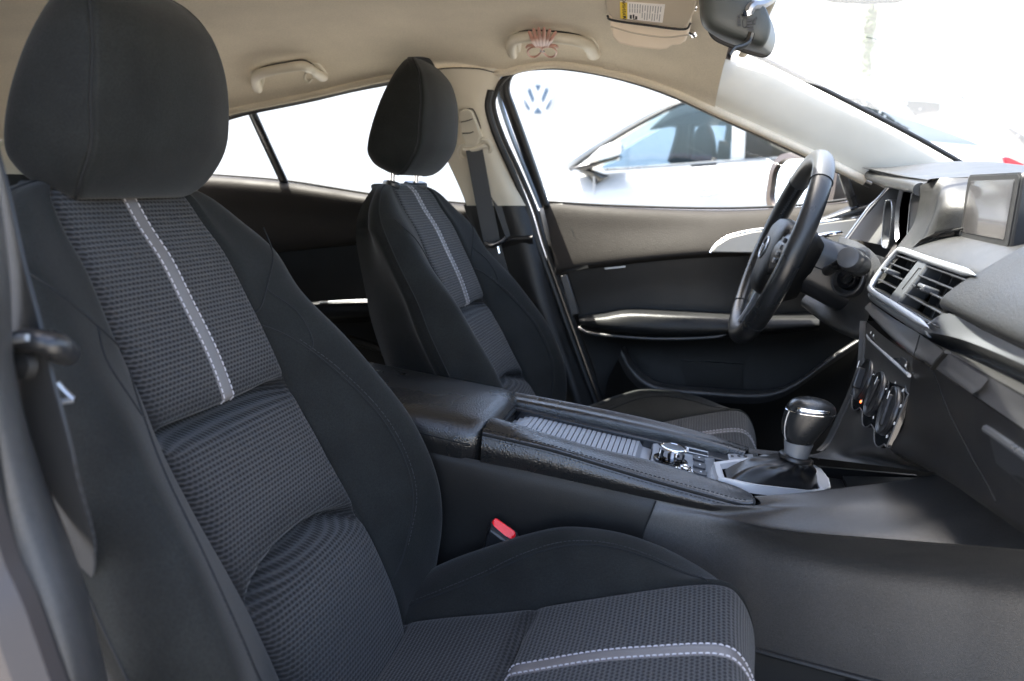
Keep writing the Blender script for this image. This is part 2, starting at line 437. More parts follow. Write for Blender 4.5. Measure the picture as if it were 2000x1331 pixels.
for r in BROWS: _rows.append(back_row(r))
NC = len(_rows[0]); MID = (NC-1)//2; HI = 16                         # HI spline columns to each side of the centre belong to the insert
def front_x(z, y):
    """front surface of the backrest at height z, y from the seat centre"""
    k = min(range(len(BROWS)), key=lambda i: abs(BROWS[i][0]-z))
    k2 = min(len(BROWS)-1, k+1) if BROWS[k][0] > z else max(0, k-1)
    def at(i):
        row = _rows[i]
        best = None
        for j in range(MID, NC-24):
            a, b = row[j], row[j+1]
            if a.y-SY <= abs(y) <= b.y-SY: return a.x+(b.x-a.x)*(abs(y)-(a.y-SY))/max(1e-9, b.y-a.y)
        return row[NC-25].x
    z0, z1 = BROWS[k][0], BROWS[k2][0]
    if abs(z1-z0) < 1e-9: return at(k)
    t = (z-z0)/(z1-z0); return at(k)*(1-t)+at(k2)*t
def on_back(y, z, off=0.0): return Vector((front_x(z, y)+off, SY+y, z))

seat = thing('front_seat', 'nearer charcoal cloth front seat, with the belt webbing running down its near side', 'car seat', (-0.40, SY, 0.30), group='front car seats')
# bolsters and shell: everything but the insert columns
V, Fc = [], []
left = [row[:MID-HI+1] for row in _rows]; right = [row[MID+HI:] for row in _rows]
CUT = 14                                                            # the last spline columns are the darker side panels
A = grid([r[CUT:] for r in left]); B = grid([r[:len(r)-CUT] for r in right])
sideV = join(grid([r[:CUT+1] for r in left]), grid([r[len(r)-CUT-1:] for r in right]))
backpan = grid([[row[-1], row[-1]+(Vector((row[-1].x-.012, SY+.08, row[-1].z))-row[-1]), Vector((row[0].x-.012, SY-.08, row[0].z)), row[0]] for row in _rows])
V, Fc = join(A, B); sideV = join(sideV, backpan)
back = mk('backrest', V, Fc, 'fabric', seat, ang=70)
mk('side_panel', *sideV, 'side_cloth', back, ang=70)
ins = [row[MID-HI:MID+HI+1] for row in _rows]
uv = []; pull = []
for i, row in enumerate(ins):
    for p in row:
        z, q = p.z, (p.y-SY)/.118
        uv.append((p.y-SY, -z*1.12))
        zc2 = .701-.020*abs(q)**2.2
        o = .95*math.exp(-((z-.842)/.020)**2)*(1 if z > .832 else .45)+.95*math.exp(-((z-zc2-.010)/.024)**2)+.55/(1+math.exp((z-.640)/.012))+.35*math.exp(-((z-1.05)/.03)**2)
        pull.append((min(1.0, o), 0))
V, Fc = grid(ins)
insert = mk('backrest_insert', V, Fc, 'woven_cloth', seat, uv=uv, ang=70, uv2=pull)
top_cap = mk('shoulder_cap', *grid([[ _rows[0][j] for j in range(NC)], [Vector((-0.607, SY+(_rows[0][j].y-SY)*.6, 1.0702)) for j in range(NC)]]), 'fabric', seat)
# centre stripe of the backrest with its two rows of stitches
zs = [1.0675-(1.0675-.841)*k/70 for k in range(71)]
def strip_rows(f, hw, n=4, lift=0.0012):
    rows = []
    for z in zs: rows.append([f(-hw+2*hw*j/n, z)+Vector((lift*(0.2 if j in (0, n) else 1), 0, 0)) for j in range(n+1)])
    return rows
stripe = mk('backrest_stripe', *grid(strip_rows(lambda y, z: on_back(y, z), .0106)), 'stripe_cloth', seat)
def stitches(pts_fn, t0, t1, pitch, ln, th, name, mat, parent):
    """a row of single stitches joined into one part"""
    V, Fc = [], []
    t = t0
    while t+ln < t1:
        a, b = pts_fn(t), pts_fn(t+ln)
        v, f = tube([a, a.lerp(b, .5)+Vector((0, 0, th*.5)), b], th, 5)
        n = len(V); V += v; Fc += [tuple(i+n for i in q) for q in f]
        t += pitch
    return mk(name, V, Fc, mat, parent, kind='stuff')
for sgn in (-1, 1):
    stitches(lambda t, s=sgn: on_back(s*.0084, 1.064-t, .0016), 0.0, .223, .0062, .0040, .0007, 'stitching', 'thread', stripe)
# seams of the bolsters
def seam_on_back(path, r=.0011, mat='seam_dark', n=10, off=0.0003, name='seam'):
    for s in (-1, 1):
        P = cr([Vector((y, z, 0)) for y, z in path], n)
        mk(name, *tube([on_back(s*p.x, p.y, off)+Vector((0, (front_x(p.y, p.x)*0), 0)) for p in P], r, 6), mat, back)
seam_on_back([(.111, .915), (.140, .945), (.176, .982), (.200, 1.012)])
seam_on_back([(.114, .905), (.138, .885), (.166, .845), (.186, .795), (.194, .735), (.186, .675), (.155, .622), (.122, .597)])
seam_on_back([(.139, .943), (.160, .915), (.158, .880), (.148, .868)])
def stitch_on_back(path, dy, mat='dark_thread'):
    P = resample(cr([Vector((y, z, 0)) for y, z in path], 10), 140)
    Ln = sum((b-a).length for a, b in zip(P, P[1:]))
    for s in (-1, 1):
        def f(t, s=s):
            q = P[min(139, int(139*t/Ln))]; return on_back(s*(q.x+dy), q.y, .0006)
        stitches(f, 0.0, Ln*.99, .0052, .0034, .00045, 'stitching', mat, back)
stitch_on_back([(.140, .883), (.166, .845), (.186, .795), (.194, .735), (.186, .675), (.155, .622)], .005)
for j in (CUT, NC-1-CUT):
    mk('seam', *tube([r[j] for r in _rows[12:-10:2]], .0011, 6), 'seam_dark', back)

# headrest
HR = [ # z, seam x, back x at the side, half width at the seam, front bulge, centre back x
 (1.050, -0.585, -0.612, 0.070, .008), (1.052, -0.566, -0.628, 0.092, .010), (1.068, -0.547, -0.634, 0.108, .013), (1.100, -0.527, -0.633, 0.116, .016),
 (1.137, -0.521, -0.622, 0.119, .017), (1.180, -0.519, -0.606, 0.113, .015), (1.218, -0.526, -0.588, 0.101, .012), (1.241, -0.540, -0.575, 0.084, .008),
 (1.250, -0.549, -0.571, 0.066, .005), (1.2545, -0.554, -0.568, 0.047, .003), (1.2568, -0.557, -0.565, 0.026, .001), (1.2575, -0.560, -0.562, 0.006, .0003)]
hv = cr([Vector((r[0], r[1], r[2])) for r in HR], 5); hv2 = cr([Vector((r[3], r[4], 0)) for r in HR], 5)
rows = []; seam_pts = {1: [], -1: []}
for a, b_ in zip(hv, hv2):
    z, xs, xb, w, bl = a.x, a.y, a.z+.008, b_.x*.905, b_.y
    half = [(0, xs+bl), (.45*w, xs+bl*.85), (.8*w, xs+bl*.4), (.95*w, xs+.001), (w, xs-.010), (w*1.02, xs-.4*(xs-xb)), (w*1.0, xb+.014), (w*.88, xb), (.45*w, xb-.010), (0, xb-.013)]
    full = half+[(-y, x) for y, x in reversed(half[1:-1])]
    tilt = .024*max(0, 1-(z-1.05)/.05)
    rows.append([Vector((p.x, SY+p.y, z+tilt*max(0, min(1, (xs-p.x)/.075)))) for p in cr([Vector((x, y, 0)) for y, x in full], 4, closed=True)])
    for s, j in ((1, 13), (-1, len(rows[-1])-13)):
        gr = .0030*max(0, min(1, (1.235-z)/.03)); rows[-1][j] += Vector((-gr, -s*gr, 0)); seam_pts[s].append(rows[-1][j]+Vector((.0008, s*.0008, 0)))
V, Fc = grid(rows, cu=True, cap0=True, cap1=True)
head = mk('headrest', V, Fc, 'fabric', seat, ang=75)
for s in (1, -1): mk('seam', *tube(seam_pts[s][2:-15], .0014, 6), 'seam_dark', head)
for s in (1, -1):
    mk('headrest_post', *tube([(-0.588, SY+s*.062, 1.09), (-0.596, SY+s*.062, 1.00)], .0055, 10), 'chrome', seat)
    g = place2d(rrect(.050, .026, .012), (-0.600, SY+s*.062, 1.060), (0.55*s, .83, 0), (-.83, .55*s, 0.25))
    mk('headrest_guide', *prism(g, (.002, 0, .013)), 'smooth_plastic', seat, bevel=.004, bseg=3)

# cushion
CU = [ # x, z, normal x, normal z, half width, bolster, half insert
 (-.390, .520, -.25, .97, .225, .005, .120), (-.345, .541, -.25, .97, .238, .024, .122), (-.300, .553, -.2, .98, .246, .038, .124), (-.235, .567, -.22, .975, .250, .052, .125),
 (-.190, .578, -.25, .97, .251, .059, .126), (-.142, .592, -.28, .96, .251, .059, .127), (-.090, .606, -.24, .97, .248, .045, .128), (-.045, .619, -.2, .98, .236, .024, .129),
 (-.005, .629, -.1, .995, .208, .004, .130), (.025, .633, .1, .995, .170, -.004, .130), (.042, .627, .45, .89, .150, -.006, .130), (.055, .606, .8, .6, .144, -.008, .129),
 (.062, .575, .98, .2, .141, -.008, .128), (.061, .520, 1, 0, .139, -.008, .126), (.055, .450, 1, -.1, .136, -.008, .124), (.044, .410, 1, -.1, .130, -.008, .120)]
c1 = cr([Vector((r[0], r[1], r[4])) for r in CU], 7); c2 = cr([Vector((r[2], 0, r[3])) for r in CU], 7); c3 = cr([Vector((r[5], r[6], 0)) for r in CU], 7)
crow, cuv, arc = [], [], 0.0
def cush_relief(a, x, y, wi):
    f = max(0.0, 1-(abs(y)/wi)**10)
    q = (y/wi)
    return (-.010*math.exp(-((x+.186-.010*q*q)/.006)**2)-.010*math.exp(-((x+.334)/.006)**2)+.004*math.exp(-((x+.26)/.05)**2)+.004*math.exp(-((x+.09)/.05)**2))*f
for i, (p, nn, q) in enumerate(zip(c1, c2, c3)):
    if i: arc += ((p.x-c1[i-1].x)**2+(p.y-c1[i-1].y)**2)**.5
    n = nn.normalized(); W, b, wi = p.z, q.x, q.y; wb = wi+.62*(W-wi)
    half = [(0, 0), (.33*wi, 0.0), (.66*wi, .002), (wi-.007, .004), (wi, -.001), (wi+.006, .005+.08*b), (wi+.45*(wb-wi), .003+.55*b), (wb, b), ((wb+W)/2, .9*b-.005), (W-.004, .5*b-.025), (W, -.055), (W-.006, -.11), (W-.02, -.14)]
    full = [(-y, h) for y, h in reversed(half[1:])]+half
    pts = cr([Vector((y, h, 0)) for y, h in full], 4)
    crow.append([Vector((p.x, SY+t.x, p.y))+n*(t.y+(cush_relief(arc, p.x, t.x, wi) if abs(t.x) < wi and i < 80 else 0)) for t in pts])
    cuv.append([(t.x, arc) for t in pts])
NCC = len(crow[0]); CM = (NCC-1)//2
V, Fc = join(grid([r[:CM-HI+1] for r in crow]), grid([r[CM+HI:] for r in crow]))
cushion = mk('cushion', V, Fc, 'fabric', seat, ang=70)
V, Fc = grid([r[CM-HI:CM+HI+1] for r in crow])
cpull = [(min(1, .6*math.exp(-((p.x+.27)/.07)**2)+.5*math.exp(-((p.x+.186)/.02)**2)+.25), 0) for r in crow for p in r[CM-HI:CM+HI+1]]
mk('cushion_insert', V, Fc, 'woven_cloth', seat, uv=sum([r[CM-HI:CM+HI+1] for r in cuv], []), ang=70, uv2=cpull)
def on_cush(y, i, off=0.0):
    """point of the cushion at row index i (float), y from the centre"""
    i0 = int(i); i1 = min(len(crow)-1, i0+1); t = i-i0
    def at(k):
        r = crow[k]; a = abs(y)
        for j in range(CM, NCC-1):
            if r[j].y-SY <= a <= r[j+1].y-SY or j == NCC-2:
                s = (a-(r[j].y-SY))/max(1e-9, r[j+1].y-r[j].y); v = r[j].lerp(r[j+1], min(1, s)); return Vector((v.x, SY+y, v.z))
    n = c2[i0].normalized()
    return at(i0).lerp(at(i1), t)+n*off
i_seam = min(range(len(c1)), key=lambda k: abs(c1[k].x+.184) if k < 60 else 9)
stripe_r = []
for k in range(60):
    i = i_seam+(len(crow)-2-i_seam)*k/59
    stripe_r.append([on_cush(-.0106+.0212*j/4, i, .0003 if j in (0, 4) else .0013) for j in range(5)])
cstripe = mk('cushion_stripe', *grid(stripe_r), 'stripe_cloth', seat)
def arc_path(y, off, i0, i1, n=400):
    P = [on_cush(y, i0+(i1-i0)*k/n, off) for k in range(n+1)]
    D = [0]
    for a, b in zip(P, P[1:]): D.append(D[-1]+(b-a).length)
    def f(t):
        import bisect
        k = min(n-1, max(0, bisect.bisect(D, t)-1)); s = (t-D[k])/max(1e-9, D[k+1]-D[k]); return P[k].lerp(P[k+1], min(1, s))
    return f, D[-1]
for s in (-1, 1):
    f, Ln = arc_path(s*.0084, .0016, i_seam+.2, len(crow)-4)
    stitches(f, 0, Ln, .0062, .0040, .0007, 'stitching', 'thread', cstripe)
for s in (-1, 1):
    P = [(.140, 6), (.150, 14), (.170, 24), (.180, 34), (.182, 41), (.172, 48), (.150, 55), (.134, 60)]
    C_ = cr([Vector((y, i, 0)) for y, i in P], 8)
    mk('seam', *tube([on_cush(s*p.x, p.y, .0003) for p in C_], .0011, 6), 'seam_dark', cushion)
    C2 = resample([on_cush(s*(p.x+.005), p.y, .0006) for p in C_], 300)
    Ln = sum((b-a).length for a, b in zip(C2, C2[1:]))
    stitches(lambda t: C2[min(299, int(299*t/Ln))], 0, Ln*.99, .0052, .0034, .00045, 'stitching', 'dark_thread', cushion)
# plastic side covers, recliner and rails below
for s in (-1, 1):
    poly = [(-.47, .47), (-.36, .50), (-.10, .50), (.02, .48), (.05, .43), (-.42, .40), (-.49, .43)]
    mk('side_cover', *prism([(x, SY+s*.238, z) for x, z in poly], (0, s*.022, 0)), 'black_plastic', seat, bevel=.008, bseg=3)
mk('recliner_cover', *prism([(x, SY+.222, z) for x, z in [(-.47, .46), (-.345, .47), (-.33, .52), (-.37, .565), (-.42, .58), (-.47, .54)]], (0, .030, 0)), 'smooth_plastic', seat, bevel=.008, bseg=3)
mk('seat_frame', *join(box((-.18, SY, .40), (.40, .36, .08)), box((-.18, SY-.17, .335), (.50, .04, .06)), box((-.18, SY+.17, .335), (.50, .04, .06))), 'black_plastic', seat, bevel=.006)

# the driver's seat: the same seat across the console, slid a little further forward, headrest pulled up
seat2 = copy_tree(seat)
seat2.location.x += .038; seat2.location.y += .74
seat2['label'] = 'farther charcoal cloth front seat, behind the steering wheel, headrest raised on two chrome posts'
for ch in seat2.children:
    if ch.name.startswith('headrest') and not ch.name.startswith('headrest_g'):
        ch.location.z += .034; ch.location.x -= .005

# ------------------------------------------------------------------ car body: headliner, pillars, glass, floor
body = thing('car', 'car cabin with tan roof lining, pale pillar trims, windscreen and doors around the seats', 'car', (-0.3, 0, 0.30))
def catx(tab, x):
    """smooth table lookup"""
    if x <= tab[0][0]: return tab[0][1]
    for (a, u), (b, v) in zip(tab, tab[1:]):
        if a <= x <= b:
            t = (x-a)/(b-a); return u+(v-u)*t
    return tab[-1][1]
def smooth_tab(tab): return [(p.x, p.y) for p in cr([Vector((a, b, 0)) for a, b in tab], 8)]
RAIL = [(395, 228), (440, 217), (480, 207), (600, 183), (700, 160), (770, 146), (880, 133), (975, 138), (1035, 125), (1100, 122), (1200, 139), (1300, 169), (1400, 214), (1500, 259), (1600, 305), (1690, 350)]
rail_pts = L(RAIL, .60)
railz = smooth_tab([(-1.75, 1.10), (-1.40, 1.165)]+[(p.x, p.z) for p in rail_pts])
midz = smooth_tab([(-1.75, 1.16), (-1.55, 1.215), (-1.30, 1.29), (-1.0, 1.335), (-.6, 1.365), (-.3, 1.362), (-.1, 1.345), (.04, 1.318), (.14, 1.285), (.3, 1.22)])
def head_pt(x, u):
    """u -1..1 across the roof"""
    zr, zm = catx(railz, x), catx(midz, x)
    a = abs(u); k = (1-a**2.6)
    y = .60*math.copysign(a**.92, u)
    return Vector((x+.04*(1-a**2)*max(0, (x+.25))/.3 if x > -.25 else x, y, zr+(zm-zr)*max(0, k)**.75))
xs = [-1.58+.0385*k for k in range(42)]
us = [-1+.05*k for k in range(41)]
us = us[:-1]+[.965, .985, 1.0]
us[0:1] = [-1, -.985, -.965]
V, Fc = grid([[head_pt(x, u) for u in us] for x in xs])
headliner = mk('headliner', V, Fc, 'headliner_cloth', body, ang=60)
# outer roof skin keeps the sun off the cabin
mk('roof_panel', *grid([[head_pt(x, u)+Vector((0, .05*u, .045)) for u in us] for x in [-1.9]+xs+[.015]]), 'body_paint', body)
# a rolled bead along the far rail, catching the light above the windows
for nm, sel in (('roof_rail', RAIL[6:]), ('roof_rail', RAIL[:8])):
    p = cr([PY(a, b+4, .605) for a, b in sel], 6)
    mk(nm, *tube(p, .0085, 10), 'headliner_cloth', body)
# weather seals under the rail
def px_tube(name, pts, r, mat, parent, n=6, seg=8, flat=1.0, closed=False):
    return mk(name, *tube(cr(L3(pts), seg, closed), r, 8, closed=closed, flat=flat), mat, parent)
px_tube('window_seal', [(1700, 362, .625), (1600, 316, .615), (1500, 270, .61), (1400, 225, .61), (1300, 180, .61), (1200, 149, .61), (1100, 132, .61), (1030, 134, .61), (992, 148, .61), (969, 178, .62), (964, 212, .63), (982, 268, .65), (1013, 335, .68), (1045, 410, .70), (1066, 480, .70), (1098, 570, .70), (1132, 665, .70), (1182, 800, .70), (1230, 900, .68)], .0062, 'rubber', body)
px_tube('window_seal', [(958, 176, .605), (953, 212, .615), (970, 268, .635), (1000, 335, .665), (1031, 410, .69), (1052, 480, .69), (1084, 570, .69), (1118, 665, .69), (1168, 800, .69)], .0075, 'rubber', body)
px_tube('window_seal', [(415, 236, .61), (480, 217, .61), (600, 193, .61), (700, 170, .61), (780, 154, .61)], .0055, 'rubber', body)
px_tube('window_seal', [(840, 235, .63), (870, 290, .66), (897, 345, .68), (916, 400, .70), (935, 470, .70)], .007, 'rubber', body)
# B pillar: pale upper trim, black lower trim
up = [L3([(760, 148, .598), (800, 196, .62), (850, 270, .65), (890, 350, .675), (912, 402, .69)]),
      L3([(815, 140, .590), (850, 196, .605), (890, 270, .632), (930, 345, .655), (950, 402, .67)]),
      L3([(890, 133, .590), (908, 196, .600), (935, 270, .625), (968, 342, .65), (992, 402, .665)]),
      L3([(958, 134, .594), (943, 200, .605), (960, 270, .632), (988, 335, .66), (1020, 402, .675)]),
      L3([(986, 134, .606), (958, 203, .622), (970, 268, .645), (1000, 335, .675), (1033, 402, .69)])]
mk('pillar_trim', *loftc(up, 20, 5), 'beige_plastic', body, label='pale upper trim of the centre pillar')
px_tube('trim_seam', [(815, 140, .588), (850, 136, .588), (890, 133, .588), (935, 135, .590), (966, 142, .598)], .0012, 'print_dark', body)
lo = [L3([(905, 400, .70), (930, 480, .70), (980, 600, .70), (1040, 720, .70), (1100, 840, .69)]),
      L3([(950, 400, .675), (985, 480, .675), (1030, 600, .67), (1080, 720, .67), (1130, 840, .66)]),
      L3([(1000, 400, .668), (1028, 480, .668), (1062, 600, .665), (1110, 720, .665), (1150, 840, .655)]),
      L3([(1034, 400, .69), (1056, 480, .69), (1088, 590, .69), (1132, 710, .69), (1175, 840, .68)])]
mk('pillar_trim', *loftc(lo, 24, 5), 'black_plastic', body, label='black lower trim of the centre pillar')
# a shallow step across the black trim, and the small rectangular plug above
mk('trim_step', *loftc([L3([(975, 470, .673), (1000, 462, .670), (1040, 459, .672)]), L3([(975, 474, .663), (1000, 467, .662), (1040, 465, .664)]), L3([(978, 486, .672), (1003, 480, .669), (1042, 477, .671)])], 12, 4), 'black_plastic', body)
mk('trim_plug', *prism(L3([(876, 148, .598), (893, 150, .60), (894, 161, .604), (878, 159, .602)]), (0, -.004, 0)), 'beige_plastic', body, bevel=.0012)
# A pillar trim and the joint to the headliner
ap = [L3([(1326, 178, .606), (1400, 213, .606), (1500, 259, .608), (1600, 306, .611), (1700, 354, .616), (1800, 406, .62)]),
      L3([(1345, 150, .585), (1430, 190, .586), (1530, 232, .59), (1630, 276, .595), (1740, 328, .60), (1840, 384, .61)]),
      L3([(1380, 118, .572), (1470, 150, .573), (1570, 196, .578), (1690, 250, .585), (1800, 312, .595), (1880, 365, .60)]),
      L3([(1404, 98, .578), (1470, 118, .578), (1570, 166, .584), (1690, 226, .59), (1800, 284, .60), (1895, 340, .61)]),
      L3([(1418, 85, .600), (1470, 108, .600), (1570, 157, .603), (1690, 218, .607), (1800, 276, .612), (1900, 333, .618)])]
mk('pillar_trim', *loftc(ap, 40, 6), 'pillar_plastic', body, label='pale windscreen pillar trim')
px_tube('trim_seam', [(1328, 169, .600), (1345, 150, .583), (1380, 118, .570), (1404, 97, .576), (1418, 85, .598)], .0011, 'print_dark', body)
px_tube('windscreen_seal', [(1405, 79, .555), (1470, 106, .556), (1570, 155, .560), (1690, 216, .568), (1800, 274, .580), (1905, 334, .59)], .0044, 'rubber', body)
# headliner corner down to the pillar joint
mk('headliner_corner', *loftc([L3([(1170, 60, .47), (1260, 70, .47), (1340, 60, .46), (1425, 30, .45)]), L3([(1180, 105, .555), (1260, 115, .560), (1330, 110, .555), (1400, 97, .57)]), L3([(1180, 136, .598), (1240, 150, .600), (1290, 163, .601), (1329, 168, .602)])], 20, 6), 'headliner_cloth', body)
# windscreen: a bowed sheet from the header to the cowl
top = [Vector((.030+.035*(1-(u)**2), .60*u, 1.287+.018*(1-u*u))) for u in [-1+.1*k for k in range(21)]]
bot = [Vector((.86+.16*(1-(u)**2), .68*u, .955)) for u in [-1+.1*k for k in range(21)]]
mid = [a.lerp(b, .5)+Vector((.02, 0, .028)) for a, b in zip(top, bot)]
mk('windscreen', *loftc([top, mid, bot], 24, 8), 'windshield_glass', body)
mk('header_trim', *tube(top[2:-2], .008, 8, flat=.5), 'headliner_cloth', body)
mk('shade_spot', *prism(L([(1585, -25), (1600, -4), (1630, 4), (1690, 7), (1750, 5), (1778, -3), (1790, -25)], .17), (0, .006, 0)), 'rubber', body)
# rear window, parcel shelf, far and near rear quarters
rt = [Vector((-1.56, .52*u, 1.205-.03*u*u)) for u in [-1+.1*k for k in range(21)]]
rb = [Vector((-2.05, .60*u, 1.015)) for u in [-1+.1*k for k in range(21)]]
mk('rear_window', *loftc([rt, rb], 16, 2), 'side_glass', body)
mk('parcel_shelf', *prism([(-1.42, -.62, .985), (-1.42, .62, .985), (-2.1, .62, 1.0), (-2.1, -.62, 1.0)], (0, 0, -.02)), 'carpet', body)
for s in (1, -1):
    mk('quarter_trim', *loftc([[(-1.30, s*.66, .99), (-1.55, s*.64, 1.0), (-2.1, s*.62, 1.0)], [(-1.34, s*.615, 1.08), (-1.5, s*.60, 1.10), (-1.8, s*.585, 1.10)], [(-1.36, s*.585, 1.175), (-1.47, s*.56, 1.19), (-1.58, s*.53, 1.19)]], 12, 5), 'beige_plastic', body)
# floor, tunnel, sills and the outer body sides
mk('carpet', *grid([[Vector((-2.0+.1*i, -.74+.074*j, .300+.004*math.sin(i*1.7+j))) for j in range(21)] for i in range(33)]), 'carpet', body)
mk('toe_board', *prism([(.95, -.72, .29), (1.25, -.72, .75), (1.25, .72, .75), (.95, .72, .29)], (.02, 0, -.02)), 'carpet', body)
mk('firewall', *box((1.26, 0, .75), (.03, 1.44, .55)), 'rubber', body)
mk('body_side', *box((-.70, .745, .42), (3.3, .03, .32)), 'black_plastic', body)
mk('rear_body', *box((-2.2, 0, .65), (.05, 1.5, .7)), 'rubber', body)

# ------------------------------------------------------------------ near side: lower centre pillar, sill and closed rear door
def vlist(*p): return [Vector(q) for q in p]
near = [L3([(-60, 420, -.735), (-50, 700, -.735), (0, 1040, -.735), (60, 1190, -.735), (115, 1345, -.735), (150, 1450, -.735)]),
        L3([(-20, 420, -.725), (0, 720, -.722), (55, 1000, -.722), (115, 1170, -.722), (165, 1345, -.722), (195, 1450, -.722)]),
        L3([(5, 420, -.70), (28, 720, -.70), (90, 980, -.70), (150, 1150, -.70), (200, 1345, -.70), (225, 1450, -.70)]),
        L3([(0, 420, -.66), (22, 720, -.66), (95, 950, -.655), (160, 1120, -.655), (215, 1345, -.655), (240, 1450, -.655)])]
near = [[c[0]+Vector((-.08, .06, .30))]+c+[c[-1]+Vector((.08, 0, -.20))] for c in near]
mk('pillar_trim', *loftc(near, 40, 6), 'grey_plastic', body, label='blurred dark trim of the near centre pillar')
px_tube('door_aperture_seal', [(-75, 420, -.742), (-55, 700, -.742), (-8, 1040, -.742), (52, 1190, -.742), (108, 1345, -.742), (145, 1450, -.742)], .0085, 'rubber', body)
px_tube('door_aperture', [(-100, 420, -.752), (-85, 800, -.752), (-20, 1080, -.752), (30, 1200, -.752), (82, 1345, -.752), (120, 1450, -.752)], .0062, 'body_paint', body)
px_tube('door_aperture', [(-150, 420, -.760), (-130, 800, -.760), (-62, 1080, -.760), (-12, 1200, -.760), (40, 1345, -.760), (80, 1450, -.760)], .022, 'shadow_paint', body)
mk('body_side', *join(box((-1.32, -.745, .62), (1.50, .03, .72)), box((-1.15, -.70, 1.14), (1.1, .03, .35))), 'black_plastic', body)
mk('door_sill', *prism([(-.55, -.66, .30), (1.0, -.66, .30), (1.0, -.66, .385), (-.55, -.66, .385)], (0, -.10, 0)), 'black_plastic', body, bevel=.01, bseg=3)

# ------------------------------------------------------------------ driver's door
door = part('door', body, 'closed driver door in black trim with an armrest and silver handle plate')
gl = [L3([(1066, 396, .738), (1200, 404, .738), (1400, 408, .738), (1560, 400, .738), (1725, 372, .738)]),
      L3([(1020, 290, .685), (1200, 290, .685), (1400, 300, .685), (1560, 320, .68), (1710, 362, .68)]),
      L3([(990, 134, .618), (1100, 128, .618), (1250, 162, .618), (1450, 246, .62), (1700, 356, .63)])]
mk('window_glass', *loftc(gl, 20, 5), 'side_glass', door)
# window frame: edge with the reflected sky painted in as blue, then the black channel
px_tube('frame_edge', [(990, 143, .628), (977, 158, .635), (974, 180, .64), (980, 210, .65), (1000, 268, .665), (1027, 335, .69), (1056, 405, .72)], .0058, 'frame_sky_paint', door)
fr = [L3([(1100, 128, .622), (1040, 130, .622), (1000, 138, .625), (980, 155, .633), (978, 180, .64), (990, 215, .65), (1012, 275, .672), (1038, 345, .70), (1060, 405, .722)]),
      L3([(1100, 134, .620), (1045, 136, .620), (1012, 141, .623), (998, 155, .631), (995, 180, .638), (1007, 215, .648), (1028, 275, .668), (1052, 345, .695), (1073, 405, .718)])]
mk('window_frame', *loftc(fr, 40, 2), 'rubber', door, solid=.012, solid_off=0)
px_tube('window_frame', [(1100, 130, .622), (1200, 147, .622), (1300, 177, .622), (1400, 222, .622), (1500, 267, .624), (1600, 312, .626), (1700, 360, .632)], .0045, 'rubber', door)
mk('door_shell', *prism(L([(1046, 412), (1400, 420), (1740, 400), (1790, 880), (1150, 900), (1090, 600)], .742), (0, .012, 0)), 'rubber', door)
# upper pad between belt and crease
pad = [L3([(1056, 397, .745), (1100, 398, .745), (1200, 404, .745), (1320, 409, .745), (1440, 410, .745), (1560, 404, .745), (1700, 388, .745)]),
       L3([(1060, 403, .718), (1100, 406, .718), (1200, 414, .714), (1320, 419, .712), (1440, 420, .712), (1560, 413, .714), (1700, 399, .716)]),
       L3([(1072, 450, .698), (1100, 450, .697), (1200, 452, .692), (1320, 450, .688), (1440, 445, .688), (1560, 436, .692), (1700, 425, .700)]),
       L3([(1084, 520, .672), (1110, 516, .670), (1200, 506, .664), (1300, 496, .660), (1400, 489, .660), (1560, 484, .664), (1700, 480, .67)]),
       L3([(1086, 537, .676), (1112, 530, .675), (1200, 519, .672), (1300, 508, .668), (1400, 502, .668), (1560, 497, .668), (1700, 495, .672)])]
mk('upper_pad', *loftc(pad, 40, 6), 'soft_pad', door)
mk('pad_end', *loftc([L3([(1052, 398, .748), (1056, 420, .73), (1070, 480, .705), (1086, 537, .69)]), L3([(1062, 395, .74), (1072, 420, .715), (1086, 480, .692), (1100, 533, .672)]), L3([(1098, 396, .738), (1108, 420, .712), (1130, 480, .682), (1150, 524, .664)])], 16, 5), 'black_plastic', door)
mk('glass_seal', *tube(cr(L([(1066, 394), (1200, 402), (1400, 407), (1560, 401), (1700, 384)], .738), 6), .0028, 8), 'rubber', door)
# flat insert below the crease, small vertical plate at its rear end
mk('door_insert', *loftc([L3([(1110, 531, .684), (1200, 520, .682), (1300, 509, .680), (1400, 503, .679), (1560, 498, .68), (1700, 495, .68)]), L3([(1120, 580, .690), (1200, 570, .688), (1300, 562, .686), (1400, 560, .686), (1560, 560, .69), (1700, 560, .69)]), L3([(1132, 626, .690), (1220, 612, .688), (1300, 612, .686), (1400, 620, .686), (1560, 630, .69), (1700, 640, .69)])], 24, 5), 'black_plastic', door)
mk('end_plate', *prism(L3([(1095, 540, .668), (1108, 536, .668), (1132, 612, .668), (1117, 617, .668)]), (0, -.006, 0)), 'grey_plastic', door, bevel=.002)
mk('ledge_glint', *prism(L3([(1180, 523, .668), (1222, 519, .667), (1222, 523, .667), (1182, 527, .668)]), (0, -.003, 0)), 'satin_silver', door, bevel=.001)  # silver strip standing in for a thin line of sun on the ledge
